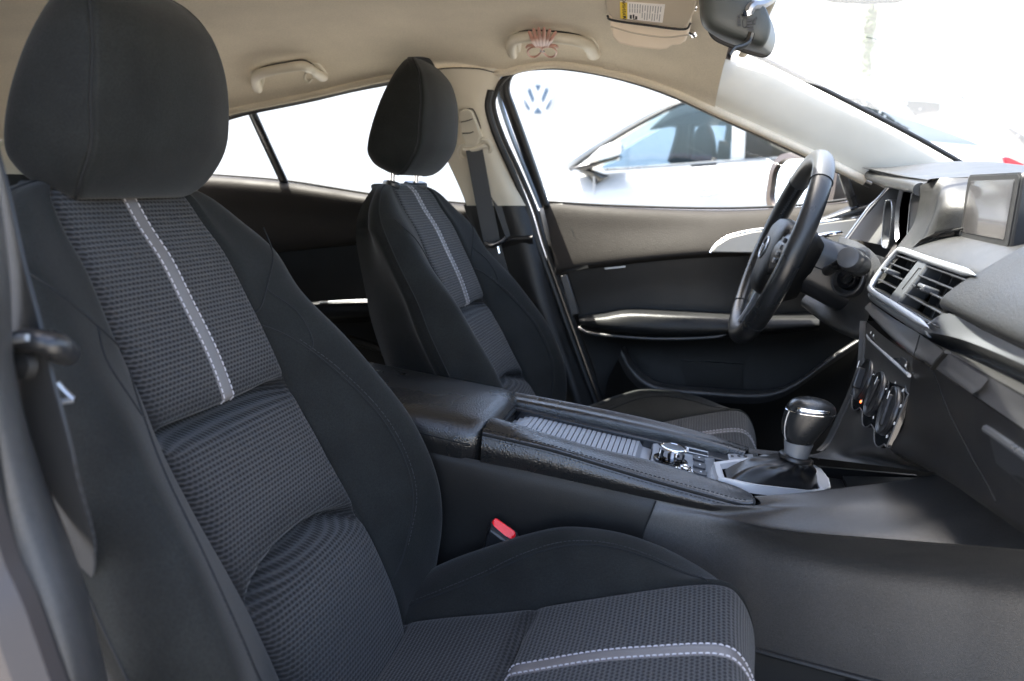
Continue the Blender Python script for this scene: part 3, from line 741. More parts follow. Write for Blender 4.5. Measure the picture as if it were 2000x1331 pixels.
# armrest and grip
arm = [L3([(1130, 618, .690), (1180, 610, .688), (1230, 603, .686), (1330, 606, .686), (1460, 612, .69), (1600, 610, .69)]),
       L3([(1130, 621, .650), (1180, 616, .630), (1230, 609, .620), (1330, 613, .612), (1460, 619, .612), (1600, 618, .62)]),
       L3([(1131, 626, .630), (1180, 624, .606), (1230, 619, .596), (1330, 623, .588), (1460, 628, .588), (1600, 628, .60)]),
       L3([(1134, 636, .632), (1180, 644, .606), (1230, 652, .595), (1330, 656, .588), (1460, 652, .588), (1600, 640, .60)]),
       L3([(1138, 642, .66), (1180, 652, .66), (1230, 661, .66), (1330, 663, .66), (1460, 658, .66), (1600, 645, .66)])]
mk('armrest', *loftc(arm, 30, 5), 'pad_skin', door)
mk('armrest_edge', *tube(cr(L3([(1130, 640, .625), (1150, 651, .61), (1200, 657, .598), (1280, 662, .592), (1360, 661, .59), (1410, 656, .59), (1440, 642, .592)]), 6), .0035, 8), 'grey_plastic', door)
# lower panel, pocket and lip
mk('lower_panel', *loftc([L3([(1118, 610, .700), (1200, 650, .70), (1400, 650, .70), (1560, 640, .70), (1720, 600, .70)]), L3([(1150, 690, .712), (1250, 700, .712), (1400, 705, .712), (1560, 700, .712), (1740, 660, .712)]), L3([(1200, 850, .70), (1300, 860, .70), (1450, 870, .70), (1620, 860, .70), (1780, 800, .70)])], 20, 5), 'black_plastic', door)
lip = [(1215, 680), (1232, 712), (1262, 742), (1300, 755), (1380, 762), (1460, 767), (1510, 763), (1556, 744), (1620, 698), (1690, 652)]
mk('pocket_lip', *loftc([[PY(a+6, b-4, .655) for a, b in lip], [PY(a, b, .622) for a, b in lip], [PY(a-2, b+9, .612) for a, b in lip], [PY(a-8, b+22, .622) for a, b in lip]], 50, 4), 'grey_plastic', door)
mk('pocket_front', *loftc([[PY(a-8, b+22, .622) for a, b in lip], [PY(a-30, b+70, .65) for a, b in lip], [PY(a-40, b+150, .66) for a, b in lip]], 50, 3), 'black_plastic', door)
mk('pocket_back', *prism(L3([(1330, 706, .70), (1450, 712, .70), (1452, 765, .70), (1345, 765, .70)]), (0, .01, 0)), 'black_plastic', door)
# silver plate round the inner handle
plate = [(1389, 493), (1399, 479), (1424, 463), (1470, 452), (1540, 444), (1640, 431), (1700, 424), (1706, 462), (1640, 486), (1500, 495)]
mk('handle_plate', *prism([PY(a, b, .672-(b-424)*.0003) for a, b in plate], (0, -.007, 0)), 'plate_silver', door, bevel=.003, bseg=3)
px_tube('handle_plate_trim', [(1387, 494, .650), (1398, 478, .654), (1424, 461, .658), (1470, 450, .660), (1540, 442, .662), (1640, 429, .666), (1700, 421, .67)], .0022, 'chrome', door)
hd = mk('inner_handle', *tube(cr(L3([(1545, 470, .635), (1575, 466, .622), (1610, 460, .622), (1640, 456, .64)]), 6), .009, 10, flat=.6), 'chrome', door)
# black sill to the mirror triangle
mk('front_sill', *loftc([L3([(1560, 432, .715), (1610, 418, .715), (1660, 402, .715), (1735, 380, .715)]), L3([(1560, 440, .690), (1610, 428, .690), (1660, 412, .690), (1735, 392, .690)]), L3([(1560, 452, .690), (1610, 443, .690), (1660, 434, .690), (1735, 424, .690)])], 14, 5), 'smooth_plastic', door)
mk('mirror_triangle', *prism(L3([(1643, 334, .69), (1658, 330, .69), (1740, 372, .70), (1735, 392, .71), (1672, 402, .71)]), (0, -.012, 0)), 'black_plastic', door, bevel=.004)
px_tube('triangle_bar', [(1646, 338, .675), (1657, 372, .685), (1668, 402, .695)], .009, 'smooth_plastic', door)

# door mirror outside
mc = PY(1562, 360, .93)
mir = thing('door_mirror', 'wing mirror with a dark brown shell and a white reflection, outside the driver window', 'door mirror', mc)
mn = Vector((-.80, -.58, .10)).normalized(); mx_ = Vector((0, 0, 1)).cross(mn).normalized(); my_ = mn.cross(mx_)
rim = rrect(.225, .145, .050, 6)
shell = []
for dpt, sc in ((0.0, 1.0), (-.02, 1.06), (-.05, 1.03), (-.08, .86), (-.098, .55), (-.104, .15)):
    shell.append(place2d([(a*sc, b*sc) for a, b in rim], mc+mn*dpt, mx_, my_))
mk('mirror_shell', *grid(shell, cu=True, cap1=True), 'mirror_brown', mir)
mk('mirror_rim', *grid([shell[0], place2d([(a*.86, b*.82) for a, b in rim], mc+mn*.002, mx_, my_), place2d([(a*.84, b*.80) for a, b in rim], mc-mn*.012, mx_, my_)], cu=True), 'mirror_brown', mir)
mk('mirror_glass', *prism(place2d([(a*.85, b*.81) for a, b in rim], mc-mn*.006, mx_, my_), -mn*.004), 'chrome', mir)
mk('mirror_arm', *tube([mc-mx_*(-.085)-my_*.05-mn*.04, PY(1668, 402, .76)], [.02, .016], 8), 'gloss_black', mir)

# ------------------------------------------------------------------ rear door on the far side
rdoor = part('door', body, 'closed rear door with a slanting divider bar in its window')
gl = [L3([(380, 340, .738), (560, 356, .738), (740, 384, .738), (915, 400, .738)]), L3([(400, 290, .68), (560, 285, .68), (740, 280, .68), (880, 300, .68)]), L3([(415, 240, .618), (560, 200, .618), (700, 170, .618), (830, 150, .618)])]
mk('window_glass', *loftc(gl, 16, 5), 'side_glass', rdoor)
px_tube('window_frame', [(405, 245, .622), (480, 222, .622), (600, 197, .622), (700, 174, .622), (830, 150, .622)], .005, 'rubber', rdoor)
db = L3([(491, 212, .628), (508, 250, .648), (531, 300, .690), (557, 356, .732)])
mk('divider_bar', *tube(cr(db, 5), .0095, 8, flat=.7), 'smooth_plastic', rdoor)
mk('divider_bar', *tube([p+Vector((-.010, .004, 0)) for p in cr(db, 5)], .006, 8), 'rubber', rdoor)
mk('door_shell', *prism(L([(380, 356), (930, 418), (1010, 880), (450, 800)], .742), (0, .012, 0)), 'rubber', rdoor)
rp = [L3([(385, 342, .745), (470, 347, .745), (560, 355, .745), (640, 366, .745), (760, 384, .745), (930, 402, .745)]),
      L3([(385, 354, .705), (470, 360, .705), (560, 368, .705), (640, 379, .705), (760, 396, .705), (930, 414, .705)]),
      L3([(390, 410, .704), (470, 415, .704), (560, 420, .704), (640, 424, .704), (760, 430, .704), (930, 440, .704)]),
      L3([(395, 490, .703), (470, 488, .703), (560, 483, .703), (640, 475, .703), (760, 464, .703), (930, 450, .703)]),
      L3([(395, 500, .716), (470, 498, .716), (560, 492, .716), (640, 484, .716), (760, 472, .716), (930, 460, .716)])]
mk('upper_pad', *loftc(rp, 30, 6), 'soft_pad', rdoor)
mk('glass_seal', *tube(cr(L([(400, 340), (560, 353), (740, 381), (915, 398)], .738), 6), .0028, 8), 'rubber', rdoor)
mk('lower_panel', *loftc([L3([(395, 500, .718), (560, 492, .718), (760, 472, .718), (930, 460, .718)]), L3([(440, 600, .71), (600, 600, .71), (760, 596, .71), (930, 600, .71)]), L3([(500, 760, .70), (650, 790, .70), (800, 820, .70), (950, 840, .70)])], 16, 5), 'black_plastic', rdoor)
ra = [L3([(560, 596, .690), (640, 588, .690), (760, 584, .690), (880, 590, .69)]), L3([(560, 598, .640), (640, 590, .615), (760, 587, .605), (880, 592, .61)]), L3([(562, 604, .636), (640, 600, .608), (760, 598, .598), (880, 602, .60)]), L3([(566, 616, .640), (640, 622, .612), (760, 618, .602), (880, 618, .61)]), L3([(568, 622, .68), (640, 632, .67), (760, 628, .67), (880, 624, .67)])]
mk('armrest', *loftc(ra, 20, 5), 'pad_skin', rdoor)
mk('armrest_edge', *tube(cr(L3([(625, 592, .612), (700, 588, .604), (760, 587, .602)]), 6), .003, 8), 'satin_silver', rdoor)  # silver tube painting the sunlit edge of the rear armrest
mk('pocket_lip', *tube(cr(L3([(560, 660, .65), (640, 655, .65), (700, 668, .65), (740, 682, .65), (790, 720, .65)]), 6), .010, 8), 'black_plastic', rdoor)

# rear bench
bench = thing('rear_bench', 'dark rear bench seat, mostly hidden behind the front seats', 'car seat', (-1.1, 0, .30))
rc = [(-1.30, .60), (-1.20, .625), (-1.0, .645), (-.86, .655), (-.80, .645), (-.785, .60), (-.80, .45), (-.85, .33)]
mk('cushion', *grid([[Vector((p.x+.015*(1-abs(j-10)/10)**.5, -.62+.062*j, p.y-(0.03 if j in (0, 20) else 0))) for j in range(21)] for p in cr([Vector((a, b, 0)) for a, b in rc], 5)]), 'fabric', bench)
rbk = [(-1.28, .58), (-1.32, .70), (-1.37, .85), (-1.41, .96), (-1.45, .985), (-1.50, .97), (-1.50, .6)]
mk('backrest', *grid([[Vector((p.x, -.62+.062*j, p.y-(0.03 if j in (0, 20) else 0))) for j in range(21)] for p in cr([Vector((a, b, 0)) for a, b in rbk], 5)]), 'fabric', bench)
for y in (-.36, .36):
    hrw = [[Vector((-1.46+.05*s_*math.cos(a), y+.13*s_*math.copysign(abs(math.sin(a))**.6, math.sin(a)), 0.965+h)) for a in [2*math.pi*k/20 for k in range(20)]] for h, s_ in ((0, .7), (.02, .95), (.06, 1), (.10, .95), (.125, .7))]
    mk('headrest', *grid(hrw, cu=True, cap0=True, cap1=True), 'fabric', bench)

# ------------------------------------------------------------------ centre console
con = thing('center_console', 'black centre console between the front seats, with leather padded rails and a ribbed roller shutter', 'console', (-.1, 0, .30))
CA = Vector((.9855, 0, -.1697)); CN = Vector((.1697, 0, .9855)); CYV = Vector((0, 1, 0))      # along, up, across
C0 = Vector((-.283, 0, .738))
def onc(s, y, h=0.0): return C0+CA*s+CYV*y+CN*h                      # console coordinates: s forward from the lid, y, h above the deck
def pconsole(px, py, h=0.0):                                          # sightline met with the deck plane raised by h
    return PP(px, py, C0+CN*h, CN)
railA = [(955, 821), (968, 817), (1075, 849), (1175, 877), (1258, 896), (1380, 932), (1440, 951), (1468, 966)]
railT = [(950, 828), (964, 823), (1075, 859), (1175, 888), (1262, 910), (1382, 945), (1442, 963), (1470, 974)]
railB = [(943, 846), (960, 850), (1075, 877), (1175, 907), (1275, 937), (1377, 965), (1445, 983), (1471, 984)]
railB2 = [(942, 852), (960, 856), (1075, 883), (1175, 913), (1275, 943), (1377, 971), (1445, 988), (1470, 988)]
railC = [(938, 903), (960, 907), (1035, 922), (1165, 951), (1282, 977), (1375, 996), (1432, 1004), (1462, 994)]
def lp(pts, y): return [PY(a, b, y) for a, b in pts]
rail = mk('padded_rail', *loftc([[p+Vector((0, .012, -.02)) for p in lp(railA, -.066)], lp(railA, -.066), lp(railT, -.082), lp([(a, b-6) for a, b in railB], -.1005), lp(railB, -.104)], 46, 4), 'leather', con, label='near padded rail with a stitched edge')
mk('rail_side', *loftc([lp(railB2, -.105), lp([((a+c)/2, (b+d)/2) for (a, b), (c, d) in zip(railB2, railC)], -.109), lp(railC, -.106)], 46, 4), 'leather', con)
mk('rail_seam', *tube(cr(lp([(a, b+2.5) for a, b in railB], -.1035), 6), .0021, 8), 'seam_dark', rail)
mk('rail_cap', *grid([[p for p in resample(cr(c, 6), 12)] for c in ([lp(railA, -.066)[-1], lp(railT, -.082)[-1], lp(railB, -.104)[-1]], [PY(1474, 974, -.075), PY(1476, 981, -.088), PY(1474, 987, -.102)], [lp(railC, -.106)[-1], PY(1464, 994, -.104), PY(1462, 995, -.106)])]), 'leather', con)
for off, hgt in ((-8, .0006), (9, .0006)):
    base = resample(cr([p for p in lp([(a, b+off) for a, b in railB], -.1012 if off < 0 else -.1065)], 8), 500)
    Ln = sum((b-a).length for a, b in zip(base, base[1:]))
    stitches(lambda t: base[min(499, int(499*t/Ln))]+Vector((0, -.001, 0)), .004, Ln*.985, .0056, .0036, .0006, 'stitching', 'seam_dark' if off < 0 else 'dark_thread', rail)
farA = [(1001, 783), (1100, 803), (1200, 823), (1285, 841), (1385, 865), (1455, 885)]
farT = [(1004, 775), (1100, 793), (1200, 814), (1285, 833), (1385, 858), (1460, 880)]
farB = [(1009, 769), (1100, 786), (1200, 806), (1285, 825), (1385, 851), (1462, 877)]
mk('padded_rail', *loftc([[p-Vector((0, 0, .02)) for p in lp(farA, .072)], lp(farA, .074), lp(farT, .086), lp(farB, .100), [p+Vector((0, .004, -.04)) for p in lp(farB, .104)]], 40, 4), 'leather', con, label='far padded rail beside the driver cushion')
# deck with the shutter opening (the deck is a frame of four strips round it)
deck_s = [onc(-.02, -.070), onc(-.02, .078)]
SX0, SX1, SYW = .012, .236, .058
def strip(s0, s1, y0, y1, h=0.0): return [onc(s0, y0, h), onc(s1, y0, h), onc(s1, y1, h), onc(s0, y1, h)]
def deckbox(s0, s1, y0, y1, h=0.0, t=.006):
    return prism(strip(s0, s1, y0, y1, h), CN*-t)
mk('deck', *join(deckbox(-.03, SX1+.004, SYW, .082), deckbox(-.03, SX0, -.078, SYW), deckbox(SX1+.004, .365, .046, .082), deckbox(SX0, SX1+.004, -.078, -SYW)), 'smooth_plastic', con, bevel=.002)
mk('shutter_recess', *join(prism(strip(SX0, SX1+.004, SYW-.002, SYW+.001, -.003), CN*-.03), prism(strip(SX0, SX1, -SYW, SYW, -.022), CN*-.004), prism(strip(SX1, SX1+.004, -SYW, SYW, -.003), CN*-.02)), 'gloss_black', con)
ns = 25; pitch = (SX1-.040-SX0)/ns
sl = None
for k in range(ns):
    s0 = SX0+pitch*k; dip = -.0055-.012*max(0, (4-k)/4)**2
    if sl is None:
        V, Fc = prism(strip(s0+.0005, s0+pitch-.0005, -SYW+.001, SYW-.001, dip), CN*-.004)
        sl = mk('slat', V, Fc, 'slat_grey', con, bevel=.0004, bseg=1)
        s_base = s0; d_base = dip
    else:
        o = sl.copy(); COL.objects.link(o); o.parent = con; o.location = CA*(s0-s_base)+CN*(dip-d_base); ORG[o.name] = ORG[con.name]
mk('shutter_grip', *grid([[onc(s, y, h) for y in (-SYW+.001, -.03, 0, .03, SYW-.001)] for s, h in [(SX1-.040, -.0055), (SX1-.036, -.005), (SX1-.030, -.012), (SX1-.018, -.013), (SX1-.016, -.0035), (SX1-.010, -.0025), (SX1-.004, -.006), (SX1-.001, -.02)]]), 'slat_grey', con)
mk('grip_edge', *tube([onc(SX1-.0165, -.044, -.0025), onc(SX1-.0155, 0, -.002), onc(SX1-.0165, .044, -.0025)], .0016, 8), 'chrome', con)
# padded lid of the bin
L0, L1 = -.30, .004
lid_rows = []
for k in range(26):
    t = k/25; s = L0+(L1-L0)*t
    e = min(1.0, max(.0, min(t, 1-t))/.10); e = (1-(1-e)**2)**.5
    hw = .094+.012*e; top = .008+.014*e-.014*(1-t)
    prof = [(-hw+.006, -.055), (-hw, -.030), (-hw-.002, -.012), (-hw+.003, .2*top), (-hw+.018, .72*top+.002), (-.045, .96*top+.004), (0, top+.005), (.045, .96*top+.004), (hw-.018, .72*top+.002), (hw-.003, .2*top), (hw+.002, -.012), (hw, -.030), (hw-.006, -.055)]
    lid_rows.append([onc(s+(.010*(1-(abs(p.x)/hw)**2) if t > .9 else 0)+.10*max(0, -p.x)*0, p.x, p.y) for p in cr([Vector((a, b, 0)) for a, b in prof], 5)])
lid = mk('armrest_lid', *grid(lid_rows, cap0=True, cap1=True), 'leather', con, ang=60, label='padded armrest lid of grained black leather')
bs = [onc(L0+.02+(L1-L0-.03)*k/300, -.1065, -.006) for k in range(301)]
Ln = sum((b-a).length for a, b in zip(bs, bs[1:]))
stitches(lambda t: bs[min(300, int(300*t/Ln))], 0, Ln*.99, .0056, .0036, .0006, 'stitching', 'seam_dark', lid)
mk('lid_seam', *tube([onc(L0+.01, -.1075, -.0115), onc(-.01, -.1075, -.0115)], .0013, 6), 'seam_dark', lid)
mk('bin_side', *prism([onc(-.36, -.099, -.052), onc(-.018, -.099, -.052), onc(-.030, -.099, -.085), onc(-.36, -.099, -.085)], (0, .198, 0)), 'smooth_plastic', con, bevel=.004)
mk('hinge_gap', *prism([onc(-.012, -.074, -.01), onc(.012, -.074, -.01), onc(.012, .076, -.01), onc(-.012, .076, -.01)], CN*-.02), 'rubber', con)
# side walls
sideC = lp(railC, -.1045)
wall = [[PY(700, 850, -.104)]+[PY(a, b-3, -.1045) for a, b in railC[:4]]+[PY(1281, 975, -.1045)], [PY(700, 900, -.108), PY(900, 945, -.109), PY(1000, 975, -.110), PY(1150, 1010, -.110), PY(1200, 1020, -.1105), PY(1266, 1018, -.112)], [PY(700, 1150, -.112), PY(900, 1200, -.114), PY(1050, 1240, -.116), PY(1150, 1255, -.117), PY(1215, 1180, -.1165)]]
mk('side_panel', *loftc(wall, 40, 6), 'black_plastic', con)
mk('panel_joint', *tube([PY(1281, 979, -.112), PY(1268, 1012, -.1125), PY(1254, 1045, -.1135)], .0011, 6), 'seam_dark', con)
sk = [L3([(1468, 974, -.094), (1560, 968, -.094), (1650, 958, -.094), (1740, 947, -.094), (1838, 932, -.095), (2000, 905, -.10)]),
      L3([(1474, 970, -.099), (1560, 964, -.099), (1650, 954, -.099), (1740, 944, -.099), (1838, 928, -.100), (2000, 905, -.105)]),
      L3([(1470, 988, -.108), (1560, 988, -.126), (1650, 986, -.142), (1740, 984, -.150), (1850, 985, -.158), (2050, 980, -.165)]),
      L3([(1281, 976, -.1048), (1375, 993, -.1055), (1432, 1006, -.112), (1510, 1024, -.146), (1610, 1036, -.180), (1750, 1046, -.206), (1880, 1056, -.220), (2080, 1072, -.236)]),
      L3([(1274, 998, -.110), (1400, 1014, -.112), (1495, 1036, -.142), (1605, 1050, -.176), (1750, 1060, -.202), (1880, 1069, -.216), (2080, 1086, -.232)]),
      L3([(1266, 1018, -.1118), (1380, 1038, -.113), (1480, 1062, -.128), (1600, 1088, -.150), (1750, 1108, -.172), (1880, 1122, -.184), (2080, 1145, -.200)]),
      L3([(1250, 1060, -.1135), (1370, 1090, -.115), (1480, 1120, -.128), (1600, 1148, -.148), (1750, 1180, -.168), (1880, 1200, -.180), (2080, 1230, -.195)]),
      L3([(1215, 1180, -.1165), (1340, 1230, -.120), (1460, 1262, -.132), (1600, 1300, -.152), (1750, 1340, -.172), (1880, 1372, -.185), (2080, 1420, -.200)])]
sk = [c+[c[-1]+Vector((.40, 0, .0))] for c in sk]
mk('front_skirt', *loftc(sk, 60, 7), 'grey_plastic', con, ang=60)
mk('skirt_foot', *tube(cr(L3([(1340, 1232, -.121), (1460, 1266, -.133), (1600, 1304, -.153), (1750, 1344, -.173), (1880, 1376, -.186)]), 5), .004, 8), 'rubber', con)
mk('far_side', *prism([(-.62, .106, .70), (-.28, .106, .72), (.08, .106, .665), (.30, .11, .66), (.30, .11, .30), (-.62, .106, .30)], (0, .006, 0)), 'black_plastic', con)
mk('far_skirt', *loftc([L3([(1462, 876, .104), (1500, 880, .106), (1540, 884, .108), (1600, 889, .11)]), L3([(1463, 884, .090), (1500, 889, .092), (1540, 893, .092), (1600, 898, .095)])], 12, 3), 'grey_plastic', con)
# bin below the deck so that no floor shows through
mk('inner_body', *prism([onc(-.3, -.095, -.05), onc(.36, -.095, -.03), onc(.50, -.095, -.03), onc(.52, -.095, -.30), onc(-.3, -.095, -.40)], (0, .19, 0)), 'rubber', con)
# control panel with the turn knob
PS0, PS1 = SX1+.006, .308
mk('control_panel', *prism(strip(PS0, PS1, -.074, .046, -.001), CN*-.012), 'dark_silver', con, bevel=.002)
kc = pconsole(1311, 893, .004)
mk('knob_well', *lathe([(.0235, 0), (.0235, .0012), (.0205, .0014), (.0205, .0002)], kc-CN*.0045, CN, 28), 'gloss_black', con)
mk('control_knob', *lathe([(.0165, 0), (.0172, .002), (.0172, .013), (.0180, .0140), (.0182, .0165), (.0172, .0178), (.0150, .0180), (.0146, .0172)], kc-CN*.003, CN, 36), 'chrome', con)
mk('knob_cap', *lathe([(.0150, 0), (.0148, .0006), (.008, .0010), (.0, .0011)], kc+CN*.0140, CN, 32), 'knob_grey', con)
for k in range(18):
    a = 2*math.pi*k/18; d = Vector((math.cos(a)*CA.x, math.sin(a), math.cos(a)*CA.z))
    if k % 2: mk('knob_ridge', *box(kc+d*.0172+CN*.0045, (.0012, .0040, .010), frame_rot(d, Vector((0, 0, 1)).cross(d))), 'gloss_black', con)
vk = pconsole(1338, 916, .003)
mk('volume_knob', *lathe([(.0078, 0), (.0080, .005), (.0074, .0066), (.0055, .0070), (.0052, .006), (0, .006)], vk-CN*.003, CN, 28), 'chrome', con)
mk('volume_ring', *lathe([(.0125, 0), (.0132, .0012), (.0120, .0018), (.0110, .0006)], vk-CN*.0028, CN, 28), 'chrome', con)
def decal(name, pts, mat, parent, h=.0004): return mk(name, *prism([p for p in pts], CN*h), mat, parent)
for (a, b, w, d) in ((1365, 897, .0135, .0105), (1366, 911, .0135, .0105), (1368, 925, .0135, .009)):
    q = pconsole(a, b, 0)
    bt = mk('push_button', *prism([q+CA*x+CYV*y-CN*.001 for x, y in ((-w/1.6, -d/1.3), (w/1.6, -d/1.3), (w/1.6, d/1.3), (-w/1.6, d/1.3))], CN*.0034), 'knob_grey', con, bevel=.001)
    mk('button_mark', *prism([q+CN*.0025+CA*x+CYV*y for x, y in ((-.0012, -.002), (.0012, -.002), (.0012, .002), (-.0012, .002))], CN*.0003), 'print_white', bt)
sl_c = pconsole(1362, 884, 0)
mk('card_slot', *prism([sl_c+CA*x+CYV*y-CN*.001 for x, y in ((-.017, -.009), (.014, -.009), (.014, .009), (-.017, .009))], CN*.0016), 'gloss_black', con)
mk('slot_edge', *tube([sl_c+CA*x+CYV*y+CN*.0008 for x, y in ((-.018, .010), (.015, .010), (.015, -.010), (-.018, -.010))], .0008, 6, closed=True), 'satin_silver', con)
mk('slot_lamp', *prism([sl_c+CA*x+CYV*y+CN*.0005 for x, y in ((-.016, -.007), (-.0125, -.007), (-.0125, .007), (-.016, .007))], CN*.002), 'print_white', con, bevel=.0005)
# tray ahead of the lever
tr0 = [PY(1628, 950, -.075), PY(1655, 888, .09), PY(1840, 922, -.02)]
mk('tray_bridge', *prism([onc(.452, -.090, -.006), onc(.490, -.090, -.003), onc(.490, .095, -.003), onc(.452, .095, -.006)], CN*-.012), 'smooth_plastic', con, bevel=.003)
mk('tray_floor', *prism([(.20, -.093, .655), (.42, -.093, .668), (.42, .10, .668), (.20, .10, .655)], (0, 0, -.006)), 'rubber', con)
mk('deck_front', *prism([onc(.30, -.092, -.016), onc(.47, -.092, -.016), onc(.47, .10, -.016), onc(.30, .10, -.016)], CN*-.006), 'gloss_black', con)

# ------------------------------------------------------------------ gear lever
lev = thing('gear_lever', 'automatic gear lever with a black and silver knob over a pleated leather boot', 'gear lever', onc(.40, 0))
bz = [(1394, 903, 0), (1402, 932, 0), (1474, 947, 0), (1588, 960, 0), (1612, 957, 0), (1622, 945, 0), (1612, 925, 0), (1592, 908, 0), (1560, 902, 0), (1470, 893, 0)]
def pl(px, py, h): return pconsole(px, py, h)
outer = resample([pl(a, b, .008) for a, b, _ in bz], 60, True); ctr = sum(outer, Vector())/60
inner = [ctr+(p-ctr)*.90-CN*.001 for p in outer]; low = [ctr+(p-ctr)*1.02-CN*.012 for p in outer]; inl = [ctr+(p-ctr)*.84-CN*.008 for p in outer]
mk('bezel', *grid([low, outer, inner, inl], cu=True), 'bezel_silver', lev)
mk('bezel_plate', *prism([pl(a, b, .0085) for a, b in ((1590, 909), (1604, 914), (1620, 935), (1623, 950), (1603, 956), (1592, 930))], CN*-.006), 'bezel_silver', lev, bevel=.002)
mk('indicator_panel', *prism([pl(a, b, .004) for a, b in ((1421, 886), (1470, 887), (1474, 897), (1424, 897))], CN*-.006), 'satin_silver', lev, bevel=.001)
for k, (a, b) in enumerate(((1430, 891), (1443, 891), (1456, 892))):
    q = pl(a, b, .0045); mk('indicator_mark', *prism([q+CA*x+CYV*y for x, y in ((-.002, -.003), (.002, -.003), (.002, .003), (-.002, .003))], CN*.0004), 'print_dark', lev)
neck = PY(1554, 890, 0)
boot = []
NB = 64
base = [ctr+(p-ctr)*.80-CN*.008 for p in resample(outer, NB, True)]
nk_ax = (PY(1570, 830, 0)-PY(1552, 895, 0)).normalized()
nka = Vector((0, 1, 0)); nkb = nk_ax.cross(nka)
a0 = [math.atan2((p-ctr).dot(CYV), (p-ctr).dot(CA)) for p in base]
for k in range(15):
    t = k/14
    row = []
    for p, a in zip(base, a0):
        top_p = neck-nk_ax*.004+(Vector((math.cos(a), 0, 0))*.0165-nkb*0+CYV*math.sin(a)*.0165)
        e = t
        q = p.lerp(top_p, t)+CN*(.012*math.sin(math.pi*min(1, t*1.0))**.8*(1-t*.55))
        w = .0038*math.sin(math.pi*t)*min(1, t*2.2)*(math.sin(5*a+3.2*t*2+1.1*math.sin(2*a))+.5*math.sin(9*a-6*t))
        q += (q-(ctr+(neck-ctr)*t)).normalized()*w
        row.append(q)
    boot.append(row)
mk('boot', *grid(boot, cu=True), 'boot_leather', lev, ang=0, subd=1)
mk('boot_ring', *tube([neck-nk_ax*.003+nka*.0175*math.sin(2*math.pi*k/24)+nkb*.0175*math.cos(2*math.pi*k/24) for k in range(24)], .0045, 8, closed=True), 'boot_leather', lev)
mk('collar', *grid([[PY(c, d, 0)+nka*r*.95*math.sin(2*math.pi*k/28)+nkb*r*math.cos(2*math.pi*k/28) for k in range(28)] for c, d, r in ((1553, 893, .0155), (1556, 882, .0162), (1559, 866, .0185), (1560, 862, .0190), (1560, 861, .0175))], cu=True, cap0=True, cap1=True), 'satin_silver', lev)
KN = [(1560, 862, .0180, .0180), (1562, 850, .0222, .0205), (1568, 834, .0268, .0225), (1576, 818, .0302, .0235), (1583, 803, .0312, .0238), (1586, 791, .0285, .0225), (1586, 783, .0215, .0180), (1585, 778.5, .0110, .0100), (1585, 777.5, .001, .001)]
kp = cr([Vector((a, b, 0)) for a, b, _, _ in KN], 5); kr = cr([Vector((a, b, 0)) for _, _, a, b in KN], 5)
krow = []
for p, r in zip(kp, kr):
    c = PY(p.x, p.y, 0); krow.append([c+Vector((1, 0, -.06)).normalized()*(max(r.x, .0005)*math.copysign(abs(math.cos(a))**.9, math.cos(a)))+nka*(max(r.y, .0005)*math.copysign(abs(math.sin(a))**.9, math.sin(a))) for a in [2*math.pi*k/36 for k in range(36)]])
knob = mk('knob', *grid(krow, cu=True, cap0=True, cap1=True), 'wheel_leather', lev, ang=75)
# bright line round the head and the polished plate on top
i_line = min(range(len(kp)), key=lambda i: abs(kp[i].y-803))
def krow_at(t):
    i = int(t); s = t-i; i2 = min(len(krow)-1, i+1)
    return [a.lerp(b, s) for a, b in zip(krow[i], krow[i2])]
line = []
for k in range(36):
    r = krow_at(i_line); cc = sum(r, Vector())/36; line.append(cc+(r[k]-cc)*1.006)
mk('knob_line', *tube(line, .0006, 6, closed=True), 'chrome', knob)
plate_rows = []
for dy in (1.0, 2.0, 3.0, 4.0):
    r = krow_at(i_line+dy); cc = sum(r, Vector())/36
    plate_rows.append([cc+(r[k]-cc)*1.02+Vector((0, 0, .0004)) for k in [j % 36 for j in range(23, 32)]])
mk('knob_plate', *grid(plate_rows), 'chrome', knob, ang=0, solid=.001)
side_line = []
for i in range(2, i_line+1):
    r = krow[i]; cc = sum(r, Vector())/36; side_line.append(cc+(r[21]-cc)*1.012)
mk('knob_line', *tube(side_line, .0009, 6), 'satin_silver', knob)

# ------------------------------------------------------------------ seat belt buckle
bk = thing('belt_buckle', 'seat belt buckle with a bright red release button beside the console', 'belt buckle', PY(985, 1060, -.135))
hs = [(957, 1016, -.128), (968, 1008, -.124), (1014, 1040, -.124), (1014, 1052, -.128), (1000, 1068, -.148), (956, 1034, -.148)]
hv_ = L3(hs); dn = Vector((-.022, .012, -.075))
mk('housing', *prism(hv_, dn), 'smooth_plastic', bk, bevel=.003, bseg=3)
bt = [(962, 1020, -.1315), (969, 1013, -.128), (1009, 1041, -.128), (1009, 1050, -.1315), (1000, 1056, -.139), (986, 1052, -.140), (964, 1033, -.139)]
mk('release_button', *prism([p+Vector((-.0005, -.001, .003)) for p in L3(bt)], dn*.12), 'red_plastic', bk, bevel=.0024, bseg=3)
mk('stalk', *prism([p+dn*.95 for p in hv_], dn*1.6), 'rubber', bk)

